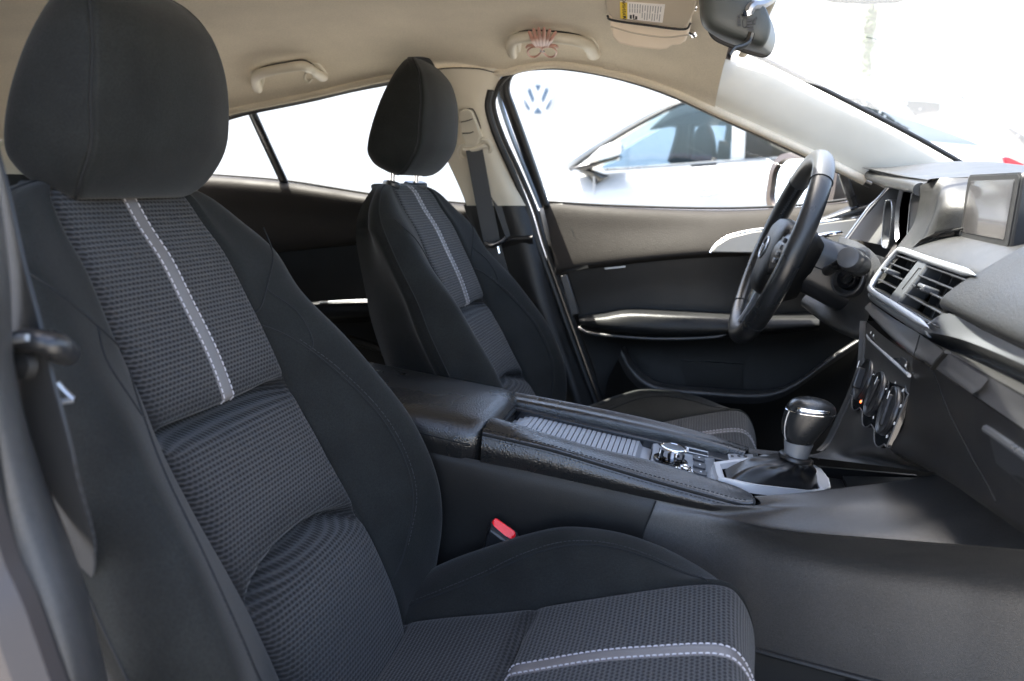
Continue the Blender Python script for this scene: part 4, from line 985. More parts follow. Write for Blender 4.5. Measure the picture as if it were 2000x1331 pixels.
# ------------------------------------------------------------------ dashboard
dash = thing('dashboard', 'black dashboard with silver trimmed air vents, heater dials and a hooded instrument cluster', 'dashboard', (.30, 0, .60))
def text(name, s, c, xa, ya, size, mat, parent, ext=.0002):
    cu = bpy.data.curves.new(name, 'FONT'); cu.body = s; cu.size = size; cu.align_x = 'CENTER'; cu.align_y = 'CENTER'; cu.extrude = ext
    cu.materials.append(MAT[mat])
    o = bpy.data.objects.new(name, cu); COL.objects.link(o)
    dg_ = bpy.context.evaluated_depsgraph_get(); me = bpy.data.meshes.new_from_object(o.evaluated_get(dg_)); bpy.data.objects.remove(o)
    me.name = name; o = bpy.data.objects.new(name, me); COL.objects.link(o)
    org = ORG[parent.name]; R3 = frame_rot(xa, ya)
    M4 = R3.to_4x4(); M4.translation = Vector(c)-org
    o.matrix_local = M4; o.parent = parent; ORG[o.name] = org
    return o
# dash top: cowl sheet under the windscreen
lipT = L3([(1697, 336, .59), (1712, 341, .54), (1735, 346, .45), (1762, 353, .34), (1786, 359, .25), (1798, 364, .19)])
lipU = L3([(1700, 328, .595), (1722, 330, .54), (1752, 335, .45), (1790, 341, .34), (1822, 345, .25), (1850, 348, .17)])
r3 = [Vector((.50, y, z)) for y, z in ((.66, 1.085), (.56, 1.098), (.45, 1.098), (.34, 1.090), (.25, 1.080), (.15, 1.068))]
r4 = [Vector((.98, y, .965)) for y in (.68, .56, .45, .34, .25, .15)]
mk('instrument_hood', *loftc([lipT, [a.lerp(b, .25)+Vector((-.001, 0, .002)) for a, b in zip(lipT, lipU)], lipU, r3, r4], 30, 6), 'dash_plastic', dash, ang=60)
lipD = L3([(1700, 350, .585), (1718, 357, .53), (1740, 365, .44), (1766, 371, .33), (1786, 374, .25), (1796, 377, .195)])
mk('hood_underside', *loftc([[p for p in lipT], lipD, [p+Vector((.05, 0, -.004)) for p in lipD], [p+Vector((.14, 0, -.05)) for p in lipD]], 26, 4), 'black_plastic', dash)
cl_back = [Vector((.40, y, 1.06)) for y in (.60, .19)], [Vector((.385, y, .95)) for y in (.60, .19)]
mk('cluster_back', *grid([list(cl_back[0]), list(cl_back[1])]), 'rubber', dash)
# flank between hood and centre
V3 = lambda *p: Vector(p)
fl = [L3([(1797, 362, .19), (1822, 354, .18), (1850, 348, .17)])+[V3(.50, .15, 1.068), V3(.90, .15, .99)],
      L3([(1796, 392, .188), (1828, 384, .165), (1870, 374, .125)])+[V3(.50, .09, 1.045), V3(.90, .10, .985)],
      L3([(1784, 438, .185), (1822, 420, .150), (1872, 402, .100)])+[V3(.50, .055, 1.030), V3(.90, .06, .98)],
      L3([(1756, 478, .180), (1800, 466, .145), (1862, 442, .100)])+[V3(.50, .03, 1.012), V3(.90, .04, .975)],
      L3([(1740, 500, .176), (1772, 492, .152), (1856, 452, .104)])+[V3(.50, .02, 1.006), V3(.90, .03, .97)]]
mk('hood_flank', *loftc(fl, 36, 7), 'dash_plastic', dash, ang=60)
mk('hood_flank', *loftc([L3([(1757, 476, .181), (1740, 500, .178), (1728, 516, .176), (1710, 554, .171)]), L3([(1762, 484, .165), (1745, 506, .166), (1732, 524, .166), (1714, 554, .166)]), L3([(1768, 494, .152), (1752, 508, .153), (1740, 526, .156), (1722, 552, .160)])], 16, 5), 'dash_plastic', dash, ang=60)
mk('hood_lip', *tube(cr([a.lerp(b_, .5) for a, b_ in zip(lipT, lipD)], 6), .0095, 12), 'dash_plastic', dash)
mk('flank_seam', *tube(cr(L3([(1905, 442, .06), (1874, 448, .09), (1848, 455, .112), (1800, 478, .138), (1764, 496, .155), (1745, 512, .16)]), 6), .0016, 8), 'rubber', dash)
# centre top under the screen and on to the passenger side
def yrow(x, z, ys): return [Vector((x, y, z)) for y in ys]
ct = [yrow(.2655, .9665, (.160, .05, -.05, -.20, -.40, -.66)), yrow(.275, .979, (.155, .05, -.05, -.20, -.40, -.66)), yrow(.315, .997, (.125, .04, -.05, -.20, -.40, -.66)), yrow(.38, 1.006, (.09, .03, -.05, -.20, -.40, -.66)), yrow(.60, 1.015, (.15, .05, -.05, -.20, -.40, -.66)), yrow(.98, .965, (.15, .05, -.05, -.20, -.40, -.68))]
mk('centre_top', *loftc(ct, 30, 7), 'dash_plastic', dash)
# driver's side end strip, cluster surround and knee panel
px_tube('end_trim', [(1735, 366, .60), (1716, 388, .61), (1700, 403, .61), (1684, 424, .612), (1668, 446, .612), (1652, 468, .61)], .0048, 'satin_silver', dash, flat=.6)
px_tube('end_trim', [(1739, 369, .592), (1704, 407, .60), (1688, 428, .60), (1658, 470, .60)], .0028, 'rubber', dash)
sur = [L3([(1738, 368, .585), (1705, 408, .59), (1684, 432, .59), (1660, 466, .585)]), L3([(1760, 372, .50), (1728, 420, .51), (1708, 450, .50), (1690, 485, .48)]), L3([(1790, 380, .30), (1770, 440, .32), (1745, 480, .30), (1722, 512, .25)])]
mk('cluster_surround', *loftc([[p+Vector((.045, 0, .0)) if k == 1 else p for p in c] for k, c in enumerate(sur)], 20, 8), 'black_plastic', dash)
# instrument pods
gc = PY(1770, 420, .36)
mk('gauge_rim', *lathe([(.052, .0), (.055, -.006), (.0565, -.004), (.0565, .03)], gc, (1, 0, 0), 48), 'dark_silver', dash)
mk('gauge_cup', *lathe([(.0525, .0), (.048, .022), (.0, .023)], gc, (1, 0, 0), 40), 'gloss_black', dash)
mk('gauge_needle', *box(gc+Vector((.016, .016, .018)), (.002, .05, .003), frame_rot((1, 0, 0), (0, .7, .7))), 'print_white', dash)
for yy, pxx in ((.475, (1736, 438)), (.245, (1790, 425))):
    pc = PY(*pxx, yy)
    pr = rrect(.070, .085, .022)
    mk('side_display', *grid([[pc+Vector((dx, a*sc, b*sc)) for a, b in pr] for dx, sc in ((0.045, .98), (.0, 1.0), (-.003, .98), (-.001, .93), (.02, .86))], cu=True, cap1=True), 'knob_grey', dash)
    mk('display_rim', *tube([pc+Vector((-.003, a*.985, b*.985)) for a, b in pr], .0012, 6, closed=True), 'dark_silver', dash)
kn = [L3([(1640, 463, .52), (1668, 470, .44), (1694, 484, .34), (1714, 503, .24), (1722, 522, .19)]),
      L3([(1628, 500, .52), (1655, 508, .42), (1682, 525, .32), (1702, 545, .22), (1712, 560, .165)]),
      L3([(1600, 550, .51), (1632, 575, .40), (1660, 598, .30), (1684, 616, .21), (1696, 622, .155)]),
      L3([(1566, 598, .50), (1600, 625, .40), (1636, 648, .30), (1668, 662, .21), (1690, 668, .145)]),
      [p+Vector((.10, 0, -.01)) for p in L3([(1566, 602, .50), (1600, 630, .40), (1636, 653, .30), (1668, 667, .21), (1690, 673, .145)])]]
mk('knee_panel', *loftc(kn, 30, 6), 'grey_plastic', dash, ang=60)
mk('under_dash', *prism([(.30, .64, .87), (.30, .13, .84), (.95, .13, .80), (.95, .64, .80)], (0, 0, -.04)), 'rubber', dash)
# centre stack lower face, its left return and the tray wall
Lf = L3([(1692, 628, .150), (1690, 668, .135), (1685, 718, .13), (1667, 770, .13), (1648, 812, .13), (1624, 862, .125), (1606, 882, .115), (1570, 892, .10)])
Rf = L3([(1784, 700, -.12), (1780, 742, -.125), (1772, 800, -.125), (1756, 845, -.125), (1742, 878, -.122), (1762, 898, -.118), (1800, 915, -.108), (1838, 926, -.10)])
mk('stack_face', *loftc([Lf, [a.lerp(b, .5)+Vector((.010 if k > 5 else -.002, 0, 0)) for k, (a, b) in enumerate(zip(Lf, Rf))], Rf], 40, 8), 'grey_plastic', dash, ang=60)
mk('stack_side', *loftc([Lf[:-1], [p+Vector((.012, .006, 0)) for p in Lf[:-1]], [p+Vector((.25, .02, .0)) for p in Lf[:-1]]], 30, 4), 'black_plastic', dash)
px_tube('stack_edge', [(1690, 640, .152), (1689, 668, .137), (1684, 718, .132), (1666, 770, .132), (1647, 812, .132), (1623, 862, .127), (1604, 883, .116)], .0022, 'grey_plastic', dash)
# grey band above the display
bd = [L3([(1700, 590, .156), (1745, 622, .02), (1792, 650, -.10), (1850, 690, -.24), (1930, 740, -.36)]), L3([(1692, 598, .156), (1735, 634, .02), (1784, 672, -.105), (1838, 705, -.22), (1915, 760, -.35)]), L3([(1690, 606, .155), (1731, 650, .02), (1779, 692, -.108), (1826, 718, -.195), (1900, 772, -.33)]), [p+Vector((.02, 0, -.004)) for p in L3([(1690, 610, .155), (1731, 656, .02), (1779, 698, -.108), (1826, 722, -.195), (1900, 776, -.33)])]]
mk('upper_band', *loftc(bd, 26, 5), 'band_grey', dash, ang=60)
mk('band_joint', *tube(L3([(1797, 655, -.115), (1789, 682, -.125), (1785, 697, -.125)]), .0010, 6), 'rubber', dash)
mk('band_gap', *tube(cr(L3([(1851, 688, -.243), (1836, 704, -.225), (1824, 720, -.198)]), 4), .0042, 6, flat=.5), 'rubber', dash)
# display window with its red lamp text, side keys, and chrome line
SN = Vector((-.963, 0, .27)).normalized(); SP = Vector((.2235, 0, .845)); SUP = Vector((.27, 0, .963)).normalized()
def pst(px, py, off=0.0): return PP(px, py, SP+SN*off, SN)
mk('display_window', *prism([pst(*q, .001) for q in ((1693, 632), (1776, 699), (1775, 728), (1697, 656))], SN*.002), 'gloss_black', dash)
mk('display_line', *tube(cr([pst(*q, .003) for q in ((1694, 655), (1701, 666), (1738, 700), (1776, 734))], 5), .0022, 8), 'satin_silver', dash)
mk('display_divider', *prism([pst(*q, .0035) for q in ((1715, 652), (1722, 657), (1719, 674), (1712, 668))], SN*.001), 'dark_silver', dash)
mk('display_key', *prism([pst(*q, .0035) for q in ((1699, 642), (1711, 652), (1709, 667), (1699, 657))], SN*.002), 'smooth_plastic', dash, bevel=.0006)
mk('display_key', *prism([pst(*q, .0035) for q in ((1763, 697), (1774, 706), (1773, 724), (1761, 714))], SN*.002), 'smooth_plastic', dash, bevel=.0006)
for q in ((1701, 650), (1706, 656), (1769, 714)):
    c = pst(*q, .0058); mk('key_mark', *prism([c+Vector((0, 1, 0))*a+SUP*b for a, b in ((-.002, -.0015), (.002, -.0015), (.002, .0015), (-.002, .0015))], SN*.0003), 'print_white', dash)
m, nt, b = _new('red_lamp'); b.inputs['Base Color'].default_value = (.4, .01, .01, 1); b.inputs['Emission Color'].default_value = (1, .05, .04, 1); b.inputs['Emission Strength'].default_value = .22
m, nt, b = _new('orange_lamp'); b.inputs['Base Color'].default_value = (.5, .05, .01, 1); b.inputs['Emission Color'].default_value = (1, .13, .03, 1); b.inputs['Emission Strength'].default_value = .9
text('lamp_text', 'OFF', pst(1741, 684, .0034), (0, -1, 0), SUP, .0105, 'red_lamp', dash)
mk('lamp_sign', *lathe([(.0022, 0), (.0022, .0003), (0, .0003)], pst(1743, 676, .0034), SN, 12), 'red_lamp', dash)
# heater panel with three dials
HN = Vector((-.963, 0, .27)).normalized(); HP = Vector((.2195, 0, .80)); HUP = Vector((.27, 0, .963)).normalized(); HY = Vector((0, 1, 0))
def hpt(y, h, off=0.0): return HP+HY*y+HUP*h+HN*off
out = []
lob = []
for cy in (.083, 0.0, -.083): pass
def lobed(R, k_in, n=96):
    P = []
    for i in range(n):
        t = -1+2*i/(n-1); y = .128*t
        d = min(abs(y-c) for c in (.083, 0, -.083))
        hgt = max(k_in, (max(0, R*R-d*d))**.5 if d < R else 0)
        P.append((y, hgt))
    return P
up_ = lobed(.0445, .033); 
poly = [(y, h) for y, h in up_]+[(y, -h) for y, h in reversed(up_)]
poly = [(y, h) for y, h in poly if abs(y) <= .1275]
hp_main = mk('heater_panel', *prism([hpt(y, h, .004) for y, h in resample([Vector((a, b, 0)) for a, b in poly], 160, True) and [(p.x, p.y) for p in resample([Vector((a, b, 0)) for a, b in poly], 160, True)]], HN*-.006), 'gloss_black', dash, smooth=False)
mk('panel_rim', *tube([hpt(p.x, p.y, .004) for p in resample([Vector((a, b, 0)) for a, b in poly], 160, True)], .0009, 6, closed=True), 'knob_grey', dash)
for k, cy in enumerate((.083, 0.0, -.083)):
    c = hpt(cy, 0, .004)
    d = mk('dial', *lathe([(.0305, 0), (.0300, .002), (.0285, .0036), (.0265, .0040), (.0250, .003), (.0, .0026)], c, HN, 48), 'smooth_plastic', dash)
    mk('dial_rim', *tube([c+HN*.0036+HY*.0288*math.cos(2*math.pi*j/40)+HUP*.0288*math.sin(2*math.pi*j/40) for j in range(40)], .0012, 6, closed=True), 'smooth_plastic', d)
    ga = math.radians((75, 100, 80)[k]); g = HUP*math.sin(ga)+HY*math.cos(ga)
    mk('dial_grip', *box(c+HN*(.004 if k else .0075), (.040, .007, .006) if k else (.030, .007, .013), frame_rot(g, HN.cross(g))), 'smooth_plastic', d, bevel=.003, bseg=3)
    mk('dial_pointer', *box(c+HN*(.0072 if k else .0142)+g*.018, (.010, .0016, .0006), frame_rot(g, HN.cross(g))), 'print_white', d)
    for j in range(9):
        a = math.radians(-40+32.5*j); e = HUP*math.sin(a)+HY*math.cos(a); q = c+e*.0375+HN*.0003
        if abs((q-HP).dot(HUP)) < .042 and (j % 2 == 0 or k == 2):
            if k == 2: mk('dial_mark', *lathe([(.0020, 0), (.0020, .0004), (0, .0004)], q, HN, 10), 'print_white', dash)
            else: mk('dial_mark', *box(q, (.0035, .0014, .0005), frame_rot(e, HN.cross(e))), 'print_white', dash)
for y, h in ((.060, .030), (.058, -.026)): mk('indicator_lamp', *lathe([(.0022, 0), (.0020, .0010), (0, .0012)], hpt(y, h, .004), HN, 12), 'orange_lamp', dash)
# centre vents
VN = Vector((-.865, 0, .502)).normalized(); VP_ = Vector((.2475, 0, .944)); VU = Vector((.502, 0, .865)).normalized()
def vp(px, py, off=0.0): return PP(px, py, VP_+VN*off, VN)
def vpt(y, h, off=0.0): return VP_+HY*y+VU*h+VN*off
vo = [(.165, .016), (.158, .031), (.140, .034), (.0, .033), (-.145, .033), (-.235, .030), (-.24, .0), (-.235, -.030), (-.14, -.034), (.0, -.034), (.145, -.034), (.168, -.028), (.172, -.006)]
vo = [(-.195, .033), (-.145, .033), (.0, .033), (.138, .034), (.158, .030), (.167, .016), (.172, -.006), (.168, -.027), (.146, -.034), (.0, -.034), (-.14, -.034), (-.175, -.034)]
vf = resample(cr([vpt(y, h, .004) for y, h in vo], 6), 90)
mk('vent_bezel', *tube(vf, [.0046*min(1, .15+min(k, 89-k)/5) for k in range(90)], 10), 'satin_silver', dash)
mk('vent_back', *prism([vpt(y, h, -.028) for y, h in ((.168, .034), (-.19, .034), (-.19, -.036), (.168, -.036))], VN*-.004), 'rubber', dash)
mk('vent_wall', *grid([[p-VN*.002 for p in vf], [p-VN*.034 for p in vf]]), 'rubber', dash)
mk('vent_divider', *prism([vpt(y, h, .003) for y, h in ((.040, .034), (-.012, .034), (-.004, -.035), (.048, -.035))], VN*-.026), 'knob_grey', dash, bevel=.004, bseg=3)
mk('divider_mark', *tube([vpt(-.001, .020, .0036), vpt(.009, .020, .0036), vpt(.014, -.012, .0036)], .0007, 6), 'print_dark', dash)
for (ya, yb) in ((.046, .160), (-.186, -.010)):
    for k in range(5):
        h = -.027+.0135*k
        mk('vent_slat', *box(vpt((ya+yb)/2, h, -.006), (.020, abs(yb-ya), .0022), frame_rot(Vector((-.94, 0, .34)), HY)), 'smooth_plastic', dash, bevel=.0008)
    mk('vent_tab', *box(vpt((ya+yb)/2+.012, 0.001, .004), (.020, .026, .0075), frame_rot(Vector((-.94, 0, .34)), HY)), 'knob_grey', dash, bevel=.002)
    mk('tab_edge', *box(vpt((ya+yb)/2+.012, -.0022, .0142), (.0015, .022, .0032), frame_rot(Vector((-.94, 0, .34)), HY)), 'chrome', dash)
    for k in range(4):
        yv = ya+(yb-ya)*(k+.5)/4
        mk('vent_vane', *box(vpt(yv, 0, -.022), (.010, .0015, .064), frame_rot(Vector((-.94, 0, .34)), HY)), 'rubber', dash)
lipb = L3([(1702, 573, .165), (1708, 584, .155), (1750, 612, .03), (1796, 640, -.10), (1818, 650, -.145)])
mk('vent_lip', *tube(cr(lipb, 8), .0066, 10, flat=.75), 'satin_silver', dash)
# silver blade, hollow, glovebox and upper pad of the passenger side
bl = [L3([(1812, 632, -.165), (1850, 612, -.205), (1920, 645, -.30), (2000, 684, -.41), (2200, 780, -.60)]), L3([(1804, 640, -.150), (1850, 632, -.205), (1920, 660, -.30), (2000, 698, -.41), (2200, 795, -.60)]), L3([(1797, 647, -.125), (1850, 656, -.205), (1900, 671, -.28), (2000, 713, -.41), (2200, 812, -.60)])]
mk('silver_blade', *loftc(bl, 26, 5), 'satin_silver', dash)
mk('blade_hollow', *loftc([bl[2], [p+Vector((.016, 0, -.018)) for p in bl[2]], L3([(1800, 655, -.13), (1852, 688, -.24), (1925, 730, -.35), (2000, 772, -.45), (2200, 885, -.62)])], 24, 5), 'grey_plastic', dash)
gb = [L3([(1856, 690, -.245), (1925, 732, -.35), (2000, 776, -.45), (2200, 890, -.62)]), L3([(1838, 706, -.225), (1915, 755, -.33), (2000, 808, -.44), (2200, 930, -.61)]), L3([(1824, 719, -.198), (1905, 774, -.315), (2000, 839, -.435), (2200, 974, -.60)])]
mk('glovebox_band', *loftc(gb, 24, 5), 'band_grey', dash)
gl2 = [L3([(1783, 700, -.122), (1824, 721, -.198), (1905, 777, -.315), (2000, 842, -.435), (2200, 978, -.60)]),
       L3([(1778, 750, -.126), (1832, 775, -.205), (1910, 830, -.315), (2000, 900, -.43), (2200, 1040, -.59)]),
       L3([(1765, 830, -.126), (1836, 870, -.21), (1910, 920, -.31), (2000, 985, -.42), (2200, 1120, -.58)]),
       L3([(1742, 882, -.122), (1838, 932, -.20), (1912, 982, -.30), (2000, 1043, -.40), (2200, 1178, -.56)]),
       [p+Vector((.06, 0, -.004)) for p in L3([(1745, 886, -.118), (1838, 936, -.20), (1912, 987, -.30), (2000, 1048, -.40), (2200, 1184, -.56)])]]
gV, gF = loftc(gl2, 30, 7)
glove = mk('glovebox', gV, gF, 'black_plastic', dash, ang=60)
from mathutils.bvhtree import BVHTree
GLT = BVHTree.FromPolygons(gV, gF)
def on_glove(px, py, off=.0):
    d = _ray(px, py).normalized(); h = GLT.ray_cast(CAM_LOC, d)
    return (h[0] if h[0] is not None else PY(px, py, -.35))-d*off
mk('glovebox_seam', *tube(cr([on_glove(*q) for q in ((1823, 724), (1833, 750), (1841, 774), (1858, 815), (1876, 850), (1903, 902), (1925, 940), (1945, 980))], 6), .0008, 6), 'seam_dark', glove)
mk('glovebox_handle_glint', *tube(cr([on_glove(a, b, .003) for a, b in ((1926, 838), (1945, 850), (2000, 889), (2060, 930))], 6), .0036, 8), 'dark_silver', glove)  # handle edge drawn as a silver tube, its highlight put into the colour
mk('handle_recess', *prism([on_glove(a, b, .001) for a, b in ((1930, 846), (2000, 894), (2070, 945), (2070, 1000), (2000, 950), (1945, 905))], (.004, 0, 0)), 'smooth_plastic', glove)
pf = [(1856, 610), (1845, 602), (1843, 592), (1854, 577), (1895, 547), (1950, 515), (2000, 486), (2070, 452), (2160, 418)]
pad_rows = []
base_pf = cr([PY(a, b, -.19) for a, b in pf], 5); cpf = sum(base_pf, Vector())/len(base_pf)
for dy, sh in ((.032, -.014), (.030, -.007), (.022, -.002), (.008, 0), (-.10, 0), (-.25, .003), (-.45, .012)):
    pad_rows.append([p+Vector((-sh, dy, sh)) for p in base_pf])
mk('passenger_pad', *grid(pad_rows), 'pad_skin', dash, ang=75)
mk('dash_core', *box((.70, -.42, .865), (.70, .54, .13)), 'rubber', dash)
# ------------------------------------------------------------------ screen on the dash top
scr = thing('display_screen', 'switched-off glossy display screen standing up on the dashboard top', 'screen', PY(1925, 480, 0))
TL, TR, BL, BR = PY(1889, 341, .105), PY(1997, 335, -.105), PY(1868, 470, .105), PY(1980, 502, -.105)
sx = (TR-TL).normalized(); sy = (TL-BL).normalized(); sn = sx.cross(sy).normalized()
if sn.x > 0: sn = -sn
cc = (TL+TR+BL+BR)/4; sw, sh = (TR-TL).length, ((TL-BL).length+(TR-BR).length)/2
rr_ = rrect(sw, sh, .010)
mk('case', *grid([place2d([(a*s_, b*s_) for a, b in rr_], cc+sn*d, sx, sy) for d, s_ in ((-.016, .90), (-.014, .98), (-.002, 1.0), (.0, .985))], cu=True, cap0=True, cap1=True), 'smooth_plastic', scr)
m, nt, b = _new('screen_glass'); b.inputs['Base Color'].default_value = (.050, .047, .047, 1); b.inputs['Roughness'].default_value = .22; b.inputs['Coat Weight'].default_value = 1.0; b.inputs['Coat Roughness'].default_value = .07; b.inputs['Specular IOR Level'].default_value = 1.0
mk('glass', *prism(place2d([(a*.94, b*.93) for a, b in rr_], cc+sn*.0004, sx, sy), sn*.0008), 'rubber', scr)
mk('display', *prism(place2d([(a, b+.003) for a, b in rrect(sw*.80, sh*.74, .002)], cc+sn*.0014, sx, sy), sn*.0004), 'screen_glass', scr)
mk('foot', *tube([cc-sy*sh*.45-sn*.01, cc-sy*sh*.62-sn*.02], [.05, .06], 10, flat=.35), 'smooth_plastic', scr)

# ------------------------------------------------------------------ steering wheel and column
wc = Vector((.114, .37, .959)); e1 = Vector((.362, 0, .932)).normalized(); e2 = Vector((-.06, 1, 0)).normalized(); wn_ = e1.cross(e2).normalized()
if wn_.x > 0: wn_ = -wn_                                                     # towards the driver
sw_ = thing('steering_wheel', 'black leather steering wheel with stitched inner rim, seen almost edge-on', 'steering wheel', wc)
RW = .160
def wpt(a, r=RW, off=0.0): return wc+e1*r*math.cos(a)+e2*r*math.sin(a)+wn_*off
def rim_part(name, a0, a1, mat, r=.0150, n=60, label=None, fl=1.0):
    P = []
    for k in range(n+1): P.append(math.radians(a0+(a1-a0)*k/n))
    rows = []
    for a in P:
        c = wpt(a); rad = (c-wc).normalized()
        rows.append([c+rad*(r*1.0*math.cos(t))+wn_*(r*1.12*math.sin(t)) for t in [2*math.pi*j/20 for j in range(20)]])
    return mk(name, *grid(rows, cu=True, cap0=True, cap1=True), mat, sw_, label=label)
rim_part('rim', -42, 42, 'knob_grey', .0155, label='smoother upper rim section')
rim_part('rim', 42, 318, 'wheel_leather', .0150, 110)
for a in (-42, 42, 138, 222):
    P = [wpt(math.radians(a))+(wpt(math.radians(a))-wc).normalized()*.0157*math.cos(t)+wn_*.0157*1.12*math.sin(t) for t in [2*math.pi*j/24 for j in range(24)]]
    mk('rim_joint', *tube(P, .0007, 6, closed=True), 'seam_dark', sw_)
# cross stitching inside the rim
V, Fc = [], []
for k in range(260):
    a = math.radians(42+276*k/260)
    c = wpt(a, RW-.0162); tdir = (-e1*math.sin(a)+e2*math.cos(a))
    d = .0026 if k % 2 else -.0026
    v, f = tube([c-wn_*.003+tdir*d*.5, c+wn_*.003-tdir*d*.5], .0007, 5); n = len(V); V += v; Fc += [tuple(i+n for i in q) for q in f]
mk('rim_stitching', V, Fc, 'dark_thread', sw_, kind='stuff')
# hub, spokes
hubp = [(.062, .058), (.060, -.058), (.030, -.078), (-.050, -.052), (-.068, -.030), (-.068, .030), (-.050, .052), (.030, .078)]
hb = resample(cr([Vector((a, b, 0)) for a, b in hubp], 6, True), 60, True)
hrows = []
for off, s_ in ((-.050, .80), (-.030, 1.0), (.008, 1.0), (.018, .94), (.024, .78), (.027, .45), (.028, .02)):
    hrows.append([wc+e1*(p.x*s_-.012)+e2*p.y*s_+wn_*(off-.006) for p in hb])
mk('airbag_cover', *grid(hrows, cu=True, cap0=True, cap1=True), 'black_plastic', sw_, ang=60)
em = [(.0, .0)]
ov = [wc+e1*(-.006+.0185*math.sin(t))+e2*(.024*math.cos(t))+wn_*.0228 for t in [2*math.pi*j/32 for j in range(32)]]
mk('emblem', *tube(ov, .0018, 8, closed=True), 'dark_silver', sw_)
mk('emblem', *tube(cr([wc+e1*(-.006+h)+e2*y+wn_*.0235 for y, h in ((.021, .004), (.010, .002), (.003, -.006), (0, -.010), (-.003, -.006), (-.010, .002), (-.021, .004))], 5), .0016, 8), 'dark_silver', sw_)
for s in (1, -1):
    mk('spoke', *loftc([[wc+e2*s*.055+e1*.040+wn_*.004, wc+e2*s*.10+e1*.030-wn_*.004, wpt(math.radians(s*80), RW-.006)], [wc+e2*s*.055+e1*.0+wn_*.012, wc+e2*s*.10+e1*.005+wn_*.004, wpt(math.radians(s*90), RW-.006, .003)], [wc+e2*s*.055-e1*.045+wn_*.004, wc+e2*s*.10-e1*.030-wn_*.004, wpt(math.radians(s*106), RW-.006)]], 12, 4), 'smooth_plastic', sw_, solid=.012, solid_off=0)
    for k in range(4):
        q = wc+e2*s*.085+e1*(.018-.012*k)+wn_*.011
        mk('switch', *box(q, (.008, .022, .004), frame_rot(e1, e2)), 'knob_grey', sw_, bevel=.001)
for s in (1, -1):
    mk('lower_spoke', *tube(cr([wc-e1*.055+e2*s*.018-wn_*.006, wc-e1*.10+e2*s*.030-wn_*.006, wpt(math.radians(180-s*15), RW-.004)], 6), .010, 10, flat=.6), 'satin_silver', sw_)
# column
colm = thing('steering_column', 'dark column shroud behind the wheel with a wiper stalk and ignition switch', 'steering column', Vector((.22, .37, .95)))
ax = -wn_
cs = [(a, b) for a, b in rrect(.115, .100, .030)]
cst = wc+ax*.035
mk('shroud', *grid([[cst+ax*d+e2*a*s_+e1*(b*s_+o) for a, b in cs] for d, s_, o in ((0, .84, -.002), (.006, .95, -.002), (.045, 1.0, -.004), (.12, 1.12, -.006), (.20, 1.2, -.006))], cu=True, cap0=True), 'smooth_plastic', colm)
mk('shroud_seam', *tube([cst+ax*(.004+.19*k/10)-e2*(.0575*(.96+.024*k)+.0005)+e1*-.004 for k in range(11)], .0011, 6), 'seam_dark', colm)
st0 = PY(1615, 530, .315); st1 = PY(1645, 512, .225); st2 = PY(1656, 506, .20)
mk('stalk', *tube([st0, st1], [.008, .0075], 12), 'smooth_plastic', colm)
sd = (PY(1654, 503, .185)-PY(1678, 520, .235)).normalized()
se = PY(1680, 520, .235)
mk('stalk_knob', *lathe([(.0145, 0), (.0175, .004), (.0180, .030), (.0170, .034), (.0165, .036), (.0172, .038), (.0172, .055), (.0155, .0595), (.012, .0605), (0, .0608)], se, sd, 28), 'knob_grey', colm)
mk('stalk', *tube([PY(1650, 548, .26), PY(1668, 528, .245), se], .008, 12), 'smooth_plastic', colm)
ig = PY(1656, 546, .270); ign = Vector((-.66, -.68, .32)).normalized()
mk('ignition_ring', *lathe([(.0285, -.01), (.0285, .002), (.0270, .0035), (.0240, .003), (.0225, -.002), (.0210, -.012), (0, -.012)], ig, ign, 36), 'grey_plastic', colm)
mk('ignition_switch', *lathe([(.0165, -.012), (.0165, .004), (.0150, .0065), (0, .007)], ig, ign, 32), 'gloss_black', colm)

# ------------------------------------------------------------------ overhead fittings
from mathutils.bvhtree import BVHTree
_hv, _hf = grid([[head_pt(x, u) for u in us] for x in xs])
HEAD_T = BVHTree.FromPolygons(_hv, _hf)
def on_head(px, py, off):
    """point on the roof lining along a sightline, brought off metres into the cabin"""
    d = _ray(px, py).normalized(); h = HEAD_T.ray_cast(CAM_LOC, d)
    q = h[0] if h[0] is not None else PY(px, py, .55)
    return q-d*off*.8-Vector((0, .35, .5)).normalized()*off*.2
def handle(name_label, pts, base, rmid):
    P = cr([on_head(a, b, o) for a, b, o in pts], 8); n = len(P)
    t = thing('grab_handle', name_label, 'grab handle', P[n//2], group='roof grab handles')
    rad = [rmid*(1.25-.35*math.sin(math.pi*min(1, max(0, k/(n-1))))) for k in range(n)]
    mk('grip', *tube(P, rad, 12, flat=.8, up=(0, 1, 0)), 'beige_plastic', t)
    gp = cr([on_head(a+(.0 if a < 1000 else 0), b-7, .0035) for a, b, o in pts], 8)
    mk('handle_shade_line', *tube(gp, .0016, 6), 'print_dark', t)  # dark line painting the shade behind the grip
    for b in base: mk('mount', *prism([on_head(a, c, .003) for a, c in b], (0, .02, .01)), 'beige_plastic', t, bevel=.003)
    return t
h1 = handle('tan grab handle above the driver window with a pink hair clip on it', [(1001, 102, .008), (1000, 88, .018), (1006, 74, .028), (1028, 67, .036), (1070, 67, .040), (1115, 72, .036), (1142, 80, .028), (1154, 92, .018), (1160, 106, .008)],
            [[(986, 100), (990, 73), (1004, 62), (1020, 62), (1016, 103)], [(1130, 68), (1158, 74), (1170, 90), (1172, 108), (1146, 108)]], .0108)
